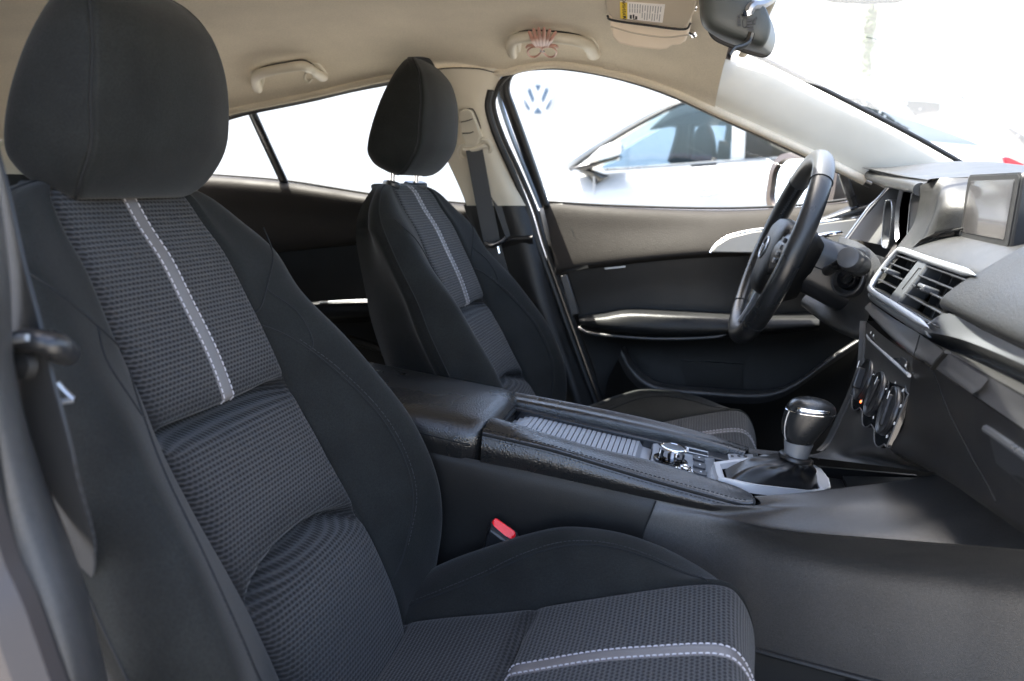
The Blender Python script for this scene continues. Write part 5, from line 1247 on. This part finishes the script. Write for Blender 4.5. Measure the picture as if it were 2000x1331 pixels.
h2 = handle('plain tan grab handle above the rear door window', [(503, 170, .008), (500, 156, .018), (505, 143, .028), (528, 134, .036), (560, 128, .038), (590, 124, .036), (606, 130, .028), (618, 139, .018), (630, 149, .008)],
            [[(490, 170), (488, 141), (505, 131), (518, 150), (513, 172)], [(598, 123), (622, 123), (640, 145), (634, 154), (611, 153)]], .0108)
mk('coat_hook', *tube(cr([on_head(598, 140, .02), on_head(596, 150, .026), on_head(604, 156, .028), on_head(610, 150, .024)], 5), .0028, 8), 'beige_plastic', h2)
m, nt, b = _new('pink_plastic'); b.inputs['Base Color'].default_value = (.50, .27, .21, 1); b.inputs['Roughness'].default_value = .35
b.inputs['Specular IOR Level'].default_value = .35
clip = thing('hair_clip', 'pink translucent butterfly claw hair clip gripping the front grab handle', 'hair clip', on_head(1060, 80, .05))
for k, (a, b_) in enumerate(((1034, 54), (1043, 49), (1053, 47), (1064, 47), (1075, 50), (1087, 55))):
    c0 = on_head(1060+(k-2.5)*4, 84, .055); c2 = on_head(a, b_, .040); c1 = on_head(1060+(k-2.5)*7, 68, .068)
    mk('prong', *tube(cr([c0, c1, c2], 6), [.0030]*3+[.0038]*6+[.0032]*3+[.0016], 10, flat=.45), 'pink_plastic', clip)
for s in (1, -1):
    lp_ = [on_head(1060+s*a, b_, .055) for a, b_ in ((1, 86), (8, 83), (20, 84), (28, 92), (24, 101), (14, 103), (6, 98), (1, 92))]
    mk('wing', *tube(cr(lp_, 6, True), .0019, 8, closed=True), 'pink_plastic', clip)
    mk('wing_edge', *tube(cr([on_head(1060+s*a, b_, .058) for a, b_ in ((0, 84), (12, 79), (26, 80), (30, 84))], 5), .0024, 8), 'pink_plastic', clip)
mk('spring', *tube([on_head(1056, 91, .056), on_head(1065, 92, .056)], .0020, 10), 'dark_silver', clip)
# sun visor
vis = thing('sun_visor', 'folded tan sun visor carrying a white and yellow warning label', 'sun visor', PY(1270, 40, .36))
vp0, vpa, vpb = PY(1181, 0, .195), PY(1196, 38, .222), PY(1358, 20, .205)
vnn = (vpa-vp0).cross(vpb-vp0).normalized()
if vnn.y > 0: vnn = -vnn
def on_visor(a, b_, off=0.0): return PP(a, b_, vp0+vnn*off, vnn)
f0 = [(1180, -30), (1181, 0), (1186, 25), (1196, 38), (1265, 48), (1334, 56), (1346, 46), (1358, 20), (1362, -30)]
mk('panel', *prism([on_visor(a, b_) for a, b_ in f0], -vnn*.022), 'visor_panel', vis, bevel=.003, bseg=3)
f1 = [(1187, 32), (1260, 42), (1335, 52), (1350, 42), (1347, 62), (1339, 83), (1328, 90), (1312, 91), (1304, 98), (1288, 100), (1240, 95), (1207, 87), (1196, 74)]
mk('lower_flap', *prism([on_visor(a, b_, -.012) for a, b_ in f1], -vnn*.022), 'lit_visor_vinyl', vis, bevel=.007, bseg=4)
mk('flap_fold', *tube(cr([on_visor(a, b_, -.0115) for a, b_ in ((1193, 52), (1240, 65), (1300, 73), (1346, 68))], 6), .0014, 8), 'visor_panel', vis)
mk('panel_gap', *tube(cr([on_visor(a, b_, -.006) for a, b_ in ((1186, 31), (1196, 40), (1265, 50), (1334, 58), (1349, 46))], 6), .0016, 8), 'print_dark', vis)
lb = [on_visor(a, b_, .0015) for a, b_ in ((1211, 4), (1299, 10), (1294, 45), (1212, 36))]
lab = lambda u, v: (lb[0].lerp(lb[1], u)).lerp(lb[3].lerp(lb[2], u), v)
lift = Vector((0, 0, 0))
def lq(name, u0, v0, u1, v1, mat, dl=0.0): return mk(name, *prism([lab(u, v)+vnn*(dl+.0002) for u, v in ((u0, v0), (u1, v0), (u1, v1), (u0, v1))], -vnn*.0002), mat, warn, smooth=False)
warn = mk('warning_label', *prism([lab(u, v) for u, v in ((0, 0), (1, 0), (1, 1), (0, 1))], -vnn*.0025), 'label_paper', vis, smooth=False)
lq('label_field', 0, 0, .165, 1, 'label_yellow', .0003)
xa_ = (lb[3]-lb[0]).normalized(); ya_ = (lb[1]-lb[0]).normalized()
text('label_text', 'WARNING', lab(.085, .42)+vnn*.0009, -xa_, ya_, .0078, 'print_dark', warn)
tri = [lab(.05, .88), lab(.13, .97), lab(.13, .80)]
mk('label_sign', *prism([p+vnn*.0008 for p in tri], -vnn*.0002), 'print_dark', warn, smooth=False)
V, Fc = [], []
for k in range(13):
    u = .21+.058*k
    for j in range(3 if k < 5 else 2):
        v0, v1 = (.06+.27*j, .06+.27*j+.24) if k < 5 else (.10+.43*j, .10+.43*j+(.40 if (k+j) % 3 else .30))
        if k < 5 and v1 > .66: continue
        v, f = prism([lab(u+a, b_)+vnn*.0005 for a, b_ in ((0, v0), (.022, v0), (.022, v1), (0, v1))], -vnn*.0002); n = len(V); V += v; Fc += [tuple(i+n for i in q) for q in f]
mk('label_lines', V, Fc, 'print_grey', warn, smooth=False, kind='stuff')
for u0, v0, u1, v1 in ((.22, .72, .27, .95), (.29, .68, .33, .90), (.35, .76, .40, .96), (.30, .92, .36, .97)): lq('label_drawing', u0, v0, u1, v1, 'print_dark', .0005)
mk('pivot', *tube(L3([(1348, 12, .215), (1362, 14, .215)]), .006, 10), 'chrome', vis)
mk('clip', *tube(cr(L3([(1340, 62, .36), (1352, 64, .35), (1356, 70, .355)]), 4), .005, 8), 'chrome', vis)
# rear view mirror
mo = [(1366, -40), (1366, 10), (1368, 38), (1376, 56), (1394, 68), (1432, 83), (1468, 94), (1484, 97), (1493, 90), (1499, 74), (1500, 55), (1492, 28), (1470, 0), (1440, -40)]
rvm = thing('rear_view_mirror', 'back of the black rear view mirror with its dip lever, at the windscreen top', 'mirror', PY(1430, 40, 0))
mop = resample(cr([PY(a, b_, .0) for a, b_ in mo], 5, True), 70, True); mcn = sum(mop, Vector())/70
mrows = [[mcn+(p-mcn)*s_+Vector((dx, dy, 0)) for p in mop] for dy, dx, s_ in ((.055, .012, .94), (.050, .012, .99), (.0, 0, 1.0), (-.016, .002, .985), (-.024, .004, .94), (-.0285, .005, .85), (-.0305, .006, .60), (-.0315, .007, .30), (-.032, .007, .02))]
mk('housing', *grid(mrows, cu=True, cap0=True, cap1=True), 'mirror_grey', rvm, ang=60)
mk('glass_rim', *tube([p+Vector((.010, .056, 0)) for p in [mcn+(q-mcn)*.96 for q in mop]], .004, 8, closed=True), 'rubber', rvm)
px_tube('dip_lever', [(1468, 70, -.028), (1462, 84, -.030), (1448, 92, -.036), (1434, 96, -.042), (1424, 110, -.046)], .0042, 'smooth_plastic', rvm, flat=.6)
px_tube('lever_slot', [(1468, 64, -.0285), (1464, 76, -.0280), (1458, 84, -.0275)], .0045, 'gloss_black', rvm)
px_tube('stem', [(1462, 24, -.034), (1470, 12, -.034), (1490, 8, -.020), (1520, -12, .0), (1545, -35, .01)], .0060, 'dark_silver', rvm)
px_tube('stem_joint', [(1458, 20, -.036), (1460, 30, -.034)], .006, 'chrome', rvm)
for (a, b_, w, h) in ((1443, 32, .0022, .0022), (1443, 41, .0024, .0036), (1444, 50, .0024, .002), (1463, 40, .005, .0024), (1464, 46, .005, .0018), (1465, 52, .005, .0018), (1466, 58, .005, .0018), (1474, 42, .0018, .005), (1477, 36, .0015, .002)):
    c = PY(a, b_, -.0326); mk('housing_mark', *box(c, (w*1.4, .0012, h*1.4)), 'print_dark', rvm)
ring = [PY(1455, 45, -.0325)+Vector((.0028*math.cos(t), 0, .0058*math.sin(t))) for t in [2*math.pi*j/20 for j in range(20)]]
mk('housing_mark', *tube(ring, .0005, 5, closed=True), 'print_dark', rvm)

# ------------------------------------------------------------------ seat belts
belt = thing('seat_belt', 'black seat belt hanging from a cream guide loop on the far centre pillar', 'seat belt', PY(930, 300, .62))
mk('anchor_cover', *prism(L3([(900, 224, .600), (905, 216, .598), (918, 215, .598), (926, 222, .60), (944, 268, .628), (935, 288, .64), (915, 290, .645), (903, 262, .625)]), (0, -.016, .002)), 'beige_plastic', belt, bevel=.004, bseg=3)
px_tube('cover_line', [(900, 239, .592), (914, 236, .590), (924, 232, .594)], .0010, 'print_dark', belt)
px_tube('cover_line', [(903, 261, .608), (918, 260, .606), (932, 254, .612)], .0010, 'print_dark', belt)
px_tube('cover_edge', [(904, 216, .603), (918, 213, .602), (928, 221, .604), (947, 272, .632)], .0014, 'print_dark', belt)
lo_ = [(899, 291), (908, 284), (922, 285), (938, 279), (944, 274), (953, 277), (958, 287), (955, 299), (945, 305), (930, 300), (918, 304), (905, 309), (898, 302)]
mk('guide_loop', *tube(cr([PY(a, b_, .622+.03*(b_-273)/40) for a, b_ in lo_], 5, True), .0050, 10, closed=True), 'beige_plastic', belt)
px_tube('guide_loop', [(905, 293, .632), (922, 293, .630), (942, 286, .628), (950, 284, .630)], .0060, 'beige_plastic', belt)
wb = L3([(926, 292, .628), (933, 330, .630), (944, 390, .632), (956, 450, .634), (966, 495, .636), (985, 560, .64)])
V, Fc, uv = ribbon(cr(wb, 6), Vector((.93, .2, .15)), .036)
mk('webbing', V, Fc, 'belt_webbing', belt, uv=uv)
wb2 = L3([(942, 300, .650), (957, 340, .660), (975, 390, .668), (1000, 460, .672)])
V, Fc, uv = ribbon(cr(wb2, 6), Vector((.9, .25, .2)), .030)
mk('webbing', V, Fc, 'belt_webbing', belt, uv=uv)
mk('tongue', *tube(cr(L3([(950, 476, .622), (962, 480, .615), (978, 474, .612), (990, 464, .616)]), 6), .0075, 10, flat=.7), 'smooth_plastic', belt)
px_tube('tongue_plate', [(972, 482, .625), (975, 495, .625)], .0035, 'chrome', belt)
# the passenger belt on the near side
belt2 = thing('seat_belt', 'blurred dark seat belt with a tongue, hanging beside the nearer seat at the open doorway', 'seat belt', PY(80, 700, -.66))
wb = L3([(-42, 300, -.640), (-15, 400, -.645), (12, 520, -.650), (38, 620, -.655), (62, 720, -.660), (92, 830, -.662), (120, 930, -.660), (150, 1010, -.655), (172, 1060, -.650)])
sd_ = [Vector((.96, -.18, .10))]*4
wb = L3([(-52, 300, -.640), (-26, 400, -.645), (0, 520, -.650), (26, 620, -.655), (50, 720, -.660), (80, 830, -.662), (106, 930, -.660), (132, 1000, -.652), (146, 1055, -.640), (140, 1115, -.622), (110, 1190, -.60)])
wbp = cr(wb, 8)
V, Fc, uv = ribbon(wbp, Vector((.93, -.30, .12)), [.060-.022*min(1, max(0, (i-44)/20)) for i in range(len(wbp))])
mk('webbing', V, Fc, 'belt_webbing', belt2, uv=uv)
tg = cr(L3([(12, 674, -.672), (30, 668, -.676), (58, 664, -.678), (85, 668, -.676), (108, 676, -.670), (126, 690, -.660)]), 6)
mk('tongue', *tube(tg, [.0085]*10+[.0095]*10+[.011]*11, 12, flat=.8), 'smooth_plastic', belt2)
mk('tongue_highlight', *tube(L3([(16, 667, -.684), (36, 661, -.687), (54, 660, -.687)]), [.0025, .0030, .0024], 8), 'satin_silver', belt2)
px_tube('tongue_plate', [(112, 748, -.650), (126, 764, -.648), (143, 780, -.646)], .0030, 'satin_silver', belt2, flat=.6)
px_tube('tongue_plate', [(117, 785, -.650), (130, 783, -.648), (142, 781, -.646)], .0022, 'satin_silver', belt2)
mk('stop_button', *lathe([(.010, 0), (.009, .006), (0, .008)], PY(52, 712, -.676), (-.1, -1, .1), 16), 'rubber', belt2)

# ------------------------------------------------------------------ outside: ground, white wall with its sign, parked cars
m, nt, b = _new('asphalt')
n = _noise(nt, 3.0, 8); r = _ramp(nt, n.outputs['Fac'], [(.3, (.22, .21, .19)), (.7, (.30, .285, .26))]); nt.links.new(r.outputs['Color'], b.inputs['Base Color']); b.inputs['Roughness'].default_value = .9
plain('wall_white', (.50, .50, .495), .7, var=.03, vscale=.6)
plain('sign_blue', (.050, .085, .135), .45)
plain('sign_white', (.56, .56, .56), .4)
plain('car_white', (.44, .44, .44), .18, coat=1.0)
plain('car_silver', (.30, .33, .335), .2, coat=.8)
plain('tail_red', (.55, .015, .03), .15, coat=1.0)
plain('leaf', (.12, .16, .075), .7, var=.4, vscale=30)
plain('bark', (.12, .09, .06), .9, var=.3, vscale=12)
plain('cabin_dark', (.13, .145, .165), .7)
g = mk('ground', [(-300, -300, -.0), (300, -300, -.0), (300, 300, -.0), (-300, 300, -.0)], [(0, 1, 2, 3)], 'asphalt'); g['kind'] = 'structure'
wall = thing('showroom_wall', 'long white showroom wall that fills the far windows', 'wall', (-8, 19, 0))
mk('wall', *box((-14, 19.3, 3.3), (44, .6, 6.6)), 'wall_white', wall, smooth=False)
mk('wall_cap', *box((-14, 19.3, 6.7), (44.4, .9, .16)), 'wall_white', wall, smooth=False)
for k in range(11): mk('panel_joint', *box((-34+4.0*k, 18.99, 3.3), (.03, .03, 6.4)), 'wall_white', wall, smooth=False)
# round sign: blue disc pieces on white, as the letters leave them
sc = PY(1051, 195, 18.93)
SR = (PY(1078, 195, 18.93)-sc).length
sign = thing('round_sign', 'round blue and white V over W emblem on the white wall', 'sign', sc)
mk('sign_disc', *lathe([(SR*1.10, 0), (SR*1.10, .03), (SR*1.07, .05), (0, .05)], sc+Vector((0, .03, 0)), (0, -1, 0), 64), 'sign_white', sign)
def spoly(pts): return mk('sign_field', *prism([sc+Vector((x*SR, -.035, z*SR)) for x, z in pts], (0, .012, 0)), 'sign_blue', sign, smooth=False)
def arcp(a0, a1, n=12, r=1.0): return [(r*math.cos(math.radians(a0+(a1-a0)*k/n)), r*math.sin(math.radians(a0+(a1-a0)*k/n))) for k in range(n+1)]
spoly(arcp(76, 104)+[(0.0, .50)])                                   # between the arms of the V
for s in (1, -1):
    A_ = [(x*s, z) for x, z in arcp(38, 56, 8)]
    spoly(A_+[(s*.24, .03), (s*.36, -.27), (s*.42, -.20)])         # between V and W arm
    B_ = [(x*s, z) for x, z in arcp(5, -52, 14)]
    spoly(B_+[(s*.545, -.60)])                                       # outside the W
spoly(arcp(-70, -110, 10)+[(0.0, -.50)])

# white hatchback alongside, facing left
CY0 = 3.75
car = thing('parked_car', 'white parked hatchback seen side-on through the driver window, facing left', 'car', PY(1300, 600, CY0+.9))
def Lc(pts, dy=0.0): return [PY(a, b_, CY0+dy) for a, b_ in pts]
belt_l = [(1075, 356), (1110, 338), (1180, 330), (1300, 322), (1440, 312), (1600, 302), (1760, 296), (1900, 300)]
rows = [Lc([(1060, 380), (1110, 352), (1180, 340), (1300, 331), (1440, 321), (1600, 311), (1760, 305), (1900, 306)], .02), Lc([(1050, 410), (1110, 392), (1180, 385), (1300, 378), (1440, 370), (1600, 362), (1760, 358), (1900, 360)], -.06), Lc([(1040, 480), (1110, 475), (1180, 472), (1300, 468), (1440, 464), (1600, 460), (1760, 458), (1900, 460)], -.05), Lc([(1040, 640), (1110, 640), (1180, 640), (1300, 640), (1440, 640), (1600, 640), (1760, 640), (1900, 640)], .02)]
mk('body_side', *loftc(rows, 40, 6), 'car_white', car, ang=60)
# bonnet to the left, falling away
mk('bonnet', *loftc([Lc([(1110, 350), (1060, 362), (960, 392), (880, 440)], .02), [p+Vector((0, .85, .05)) for p in Lc([(1110, 350), (1060, 362), (960, 392), (880, 440)], .02)], [p+Vector((0, 1.7, 0)) for p in Lc([(1110, 350), (1060, 362), (960, 392), (880, 440)], .02)]], 16, 4), 'car_white', car)
mk('wing', *loftc([Lc([(1110, 352), (1060, 364), (960, 394), (880, 442)], .02), Lc([(1110, 480), (1040, 482), (960, 490), (870, 500)], -.06), Lc([(1110, 640), (1040, 640), (960, 640), (860, 640)], .0)], 16, 4), 'car_white', car)
# roof and window frame
roof_l = [(1085, 330), (1140, 292), (1200, 254), (1270, 215), (1330, 192), (1390, 182), (1470, 178), (1550, 186), (1620, 212), (1680, 256), (1730, 300)]
in_l = [(1113, 332), (1150, 304), (1205, 268), (1272, 230), (1330, 203), (1395, 191), (1470, 189), (1545, 196), (1605, 220), (1655, 256), (1690, 292)]
mk('roof_frame', *loftc([Lc(roof_l, .14), Lc([(a, b_+4) for a, b_ in roof_l], .09), Lc(in_l, .10)], 50, 3), 'car_white', car)
mk('roof', *loftc([Lc(roof_l, .14), [p+Vector((0, .72, .07)) for p in Lc(roof_l, .14)], [p+Vector((0, 1.44, 0)) for p in Lc(roof_l, .14)]], 40, 5), 'car_white', car)
mk('window_line', *tube(cr(Lc(in_l, .09), 5), .012, 6), 'rubber', car)
mk('drip_line', *tube(cr(Lc([(1084, 329), (1150, 284), (1230, 238), (1300, 205), (1360, 186)], .135), 5), .004, 6), 'print_grey', car)
mk('front_window', *prism(Lc([(1180, 330), (1160, 322), (1214, 270), (1275, 233), (1330, 206), (1395, 194), (1434, 193), (1430, 312)], .08), (0, .006, 0)), 'car_window_glass', car, smooth=False)
mk('rear_window', *prism(Lc([(1452, 311), (1458, 192), (1545, 198), (1604, 222), (1653, 257), (1685, 293), (1600, 303)], .08), (0, .006, 0)), 'tinted_window_glass', car, smooth=False)
mk('door_post', *prism(Lc([(1428, 316), (1433, 190), (1460, 190), (1454, 314)], .05), (0, .05, 0)), 'car_white', car, bevel=.006)
mk('door_post', *prism(Lc([(1545, 308), (1549, 194), (1560, 194), (1557, 307)], .06), (0, .03, 0)), 'gloss_black', car)
# far side of that car seen through its front window
def Lf_(pts, dy): return [PY(a, b_, CY0+dy) for a, b_ in pts]
mk('far_frame', *tube(cr(Lf_([(1150, 312), (1220, 262), (1290, 244), (1322, 243), (1326, 262), (1310, 318)], 1.45), 5), .028, 8), 'cabin_dark', car)
mk('far_frame', *tube(cr(Lf_([(1345, 318), (1350, 250), (1362, 240), (1415, 238), (1426, 244), (1422, 275)], 1.45), 5), .030, 8), 'cabin_dark', car)
mk('far_pillar', *prism(Lf_([(1308, 322), (1326, 244), (1348, 240), (1338, 322)], 1.43), (0, .05, 0)), 'cabin_dark', car)
mk('far_roof_lining', *prism(Lf_([(1200, 262), (1290, 215), (1440, 192), (1440, 238), (1320, 244), (1230, 262)], 1.40), (0, .04, 0)), 'cabin_dark', car)
mk('front_seat', *loftc([Lf_([(1350, 330), (1352, 290), (1358, 262), (1368, 247), (1380, 244)], 1.0), Lf_([(1400, 330), (1399, 290), (1394, 262), (1388, 249), (1380, 244)], 1.0)], 14, 4), 'cabin_dark', car, solid=.12)
mk('rear_quarter_trim', *prism(Lf_([(1398, 312), (1404, 275), (1428, 275), (1426, 312)], 1.2), (0, .1, 0)), 'cabin_dark', car)
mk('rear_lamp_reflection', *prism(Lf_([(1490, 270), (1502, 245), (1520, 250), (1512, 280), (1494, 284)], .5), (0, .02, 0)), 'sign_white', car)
mk('rear_seat', *box(PY(1570, 330, CY0+.9), (.35, 1.2, .4)), 'cabin_dark', car, bevel=.05)
# its mirror, handles, joints
mm = [(1112, 330), (1128, 325), (1150, 322), (1158, 306), (1176, 288), (1196, 278), (1212, 279), (1215, 290), (1208, 308), (1190, 316), (1160, 326), (1140, 332)]
mir_up = [(1146, 318), (1156, 303), (1174, 288), (1194, 279), (1211, 279), (1215, 288), (1211, 302), (1190, 308), (1165, 314)]
mk('mirror', *prism(Lc(mir_up, -.20), (0, .14, .01)), 'car_white', car, bevel=.03, bseg=3)
mk('mirror_base', *prism(Lc([(1110, 330), (1135, 322), (1165, 315), (1190, 309), (1212, 302), (1206, 312), (1180, 319), (1160, 327), (1135, 334)], -.17), (0, .20, 0)), 'gloss_black', car, bevel=.015)
mk('mirror_foot', *loftc([Lc([(1130, 335), (1150, 348), (1160, 362)], -.04), Lc([(1150, 333), (1172, 340), (1190, 345)], -.06)], 8, 2), 'gloss_black', car, solid=.02)
for (a, b_) in ((1382, 372),):
    mk('door_handle', *tube(cr(Lc([(a-18, b_+6), (a-6, b_+8), (a+10, b_+6), (a+24, b_+1)], -.085), 5), .016, 8, flat=.6), 'car_white', car)
    mk('handle_shadow_gap', *tube(cr(Lc([(a-14, b_), (a, b_+2), (a+12, b_-2)], -.055), 4), .010, 6, flat=.5), 'dark_silver', car)
mk('door_joint', *tube(cr(Lc([(1457, 318), (1458, 360), (1459, 420), (1455, 520)], -.052), 5), .006, 6), 'print_grey', car)
mk('door_joint', *tube(cr(Lc([(1160, 345), (1162, 400), (1168, 500)], -.052), 5), .006, 6), 'print_grey', car)
mk('belt_strip', *tube(cr(Lc([(1180, 332), (1300, 324), (1440, 314), (1600, 304), (1740, 298)], .04), 5), .007, 6), 'dark_silver', car)
for x in (-1.25, 1.25):
    w0 = Vector((PY(1300, 600, CY0).x+x, CY0+.02, .32))
    wh = mk('wheel', *lathe([(.20, -.02), (.30, -.03), (.32, .02), (.32, .20), (.0, .2)], w0, (0, 1, 0), 32), 'rubber', car)
    mk('rim', *lathe([(.0, -.02), (.08, -.03), (.19, -.02), (.21, .02)], w0, (0, 1, 0), 20), 'satin_silver', wh)

# pale car ahead, seen through the dusty windscreen
DY = 5.6
suv = thing('parked_car', 'pale parked car with speckled windows and a red tail lamp, beyond the windscreen', 'car', PY(1850, 620, DY+.9))
def Ls(pts, dy=0.0): return [PY(a, b_, DY+dy) for a, b_ in pts]
rl = [(1560, 240), (1590, 190), (1620, 172), (1700, 163), (1800, 160), (1850, 164), (1905, 176), (1940, 230), (1985, 285), (2080, 300)]
mk('cabin', *loftc([Ls(rl, .12), [p+Vector((0, .75, .06)) for p in Ls(rl, .12)], [p+Vector((0, 1.5, 0)) for p in Ls(rl, .12)]], 40, 4), 'car_silver', suv)
mk('body_side', *loftc([Ls([(1540, 262), (1660, 270), (1780, 275), (1900, 285), (2080, 300)], .03), Ls([(1530, 330), (1660, 335), (1780, 340), (1900, 345), (2080, 350)], -.05), Ls([(1530, 620), (1660, 620), (1780, 620), (1900, 620), (2080, 620)], .0)], 20, 5), 'car_silver', suv)
mk('upper_side', *prism(Ls([(1560, 244), (1592, 192), (1622, 174), (1700, 166), (1800, 163), (1850, 167), (1903, 179), (1935, 232), (1985, 290), (1900, 287), (1780, 277), (1640, 270), (1540, 264)], .11), (0, .03, 0)), 'car_silver', suv)
mk('roof_rail', *tube(cr(Ls([(1590, 166), (1640, 158), (1720, 156), (1800, 157), (1838, 162)], .10), 5), .016, 8), 'dark_silver', suv)
plain('rain_window', (.10, .12, .12), .25)
m = MAT['rain_window']; nt = m.node_tree; b = nt.nodes['Principled BSDF']
tc = nt.nodes.new('ShaderNodeTexCoord'); vo_ = nt.nodes.new('ShaderNodeTexVoronoi'); vo_.inputs['Scale'].default_value = 26.0; nt.links.new(tc.outputs['Object'], vo_.inputs['Vector'])
r = _ramp(nt, vo_.outputs['Distance'], [(.16, (.62, .66, .64)), (.26, (.018, .024, .023))]); nt.links.new(r.outputs['Color'], b.inputs['Base Color'])
mk('side_window', *prism(Ls([(1640, 192), (1672, 190), (1700, 200), (1760, 244), (1776, 252), (1762, 257), (1700, 232)], .095), (0, .01, 0)), 'rain_window', suv)
mk('side_window', *prism(Ls([(1762, 196), (1800, 197), (1836, 202), (1836, 216), (1822, 236), (1800, 240), (1784, 222)], .095), (0, .01, 0)), 'rain_window', suv)
mk('rear_window', *prism(Ls([(1950, 238), (2010, 270), (2040, 300), (1958, 302)], .05), (0, .01, 0)), 'rain_window', suv)
mk('tail_lamp', *prism(Ls([(1957, 306), (2060, 300), (2060, 336), (1968, 330)], -.06), (0, .06, 0)), 'tail_red', suv, bevel=.01)
px = Ls([(1878, 190), (1892, 206), (1915, 214)], .09)
mk('wiper', *tube(px, .008, 6), 'rubber', suv)
for x in (-.9, 1.4):
    w0 = Vector((PY(1800, 620, DY).x+x, DY+.02, .33))
    wh = mk('wheel', *lathe([(.20, -.02), (.31, -.03), (.33, .02), (.33, .20), (.0, .2)], w0, (0, 1, 0), 28), 'rubber', suv)
    mk('rim', *lathe([(.0, -.02), (.08, -.03), (.19, -.02), (.21, .02)], w0, (0, 1, 0), 20), 'satin_silver', wh)
# thin tall tree beyond, and a shrub behind the rear window
def tree(name, label, base, h, rad, nleaf, seed, leaf=.06):
    t = thing(name, label, 'tree', base); rnd = random.Random(seed); B = Vector(base)
    tr = [B+Vector((rnd.uniform(-.02, .02)*k, rnd.uniform(-.02, .02)*k, h*k/8)) for k in range(9)]
    V, Fc = tube(tr, [max(.01, .05*rad*2*(1-k/9.5)) for k in range(9)], 8)
    for k in range(10):
        a = rnd.uniform(0, 6.28); i = rnd.randint(3, 7)
        v, f = tube([tr[i], tr[i]+Vector((math.cos(a), math.sin(a), .9))*rad*.5, tr[i]+Vector((math.cos(a)*.9, math.sin(a)*.9, 1.3))*rad*.9], [.02, .012, .005], 5); n = len(V); V += v; Fc += [tuple(q+n for q in w) for w in f]
    mk('trunk', V, Fc, 'bark', t)
    V, Fc = [], []
    cl = [(rnd.gauss(0, .5), rnd.gauss(0, .5), rnd.uniform(.25, 1.0)) for _ in range(26)]
    for _ in range(nleaf):
        cx, cy, cz = rnd.choice(cl); s = 1-.6*abs(cz-.55)
        p = B+Vector(((cx*.7+rnd.gauss(0, .22))*rad*s, (cy*.7+rnd.gauss(0, .22))*rad*s, h*(cz+rnd.gauss(0, .045))))
        u = Vector((rnd.gauss(0, 1), rnd.gauss(0, 1), rnd.gauss(0, 1))).normalized(); w = u.orthogonal().normalized(); n = len(V)
        V += [p-u*leaf, p+w*leaf*.4, p+u*leaf, p-w*leaf*.4]; Fc.append((n, n+1, n+2, n+3))
    mk('crown', V, Fc, 'leaf', t, smooth=False)
    return t
tb = PY(1697, 100, 14.0); tree('cypress_tree', 'slender green tree far beyond the windscreen', (tb.x, tb.y, 0), 5.2, .14, 1700, 3, .07)
tb = PX(4, 235, -6.0); tree('shrub', 'small sunlit shrub glimpsed through the rear window', (tb.x-.3, tb.y, 0), 2.6, .8, 2500, 5, .07)
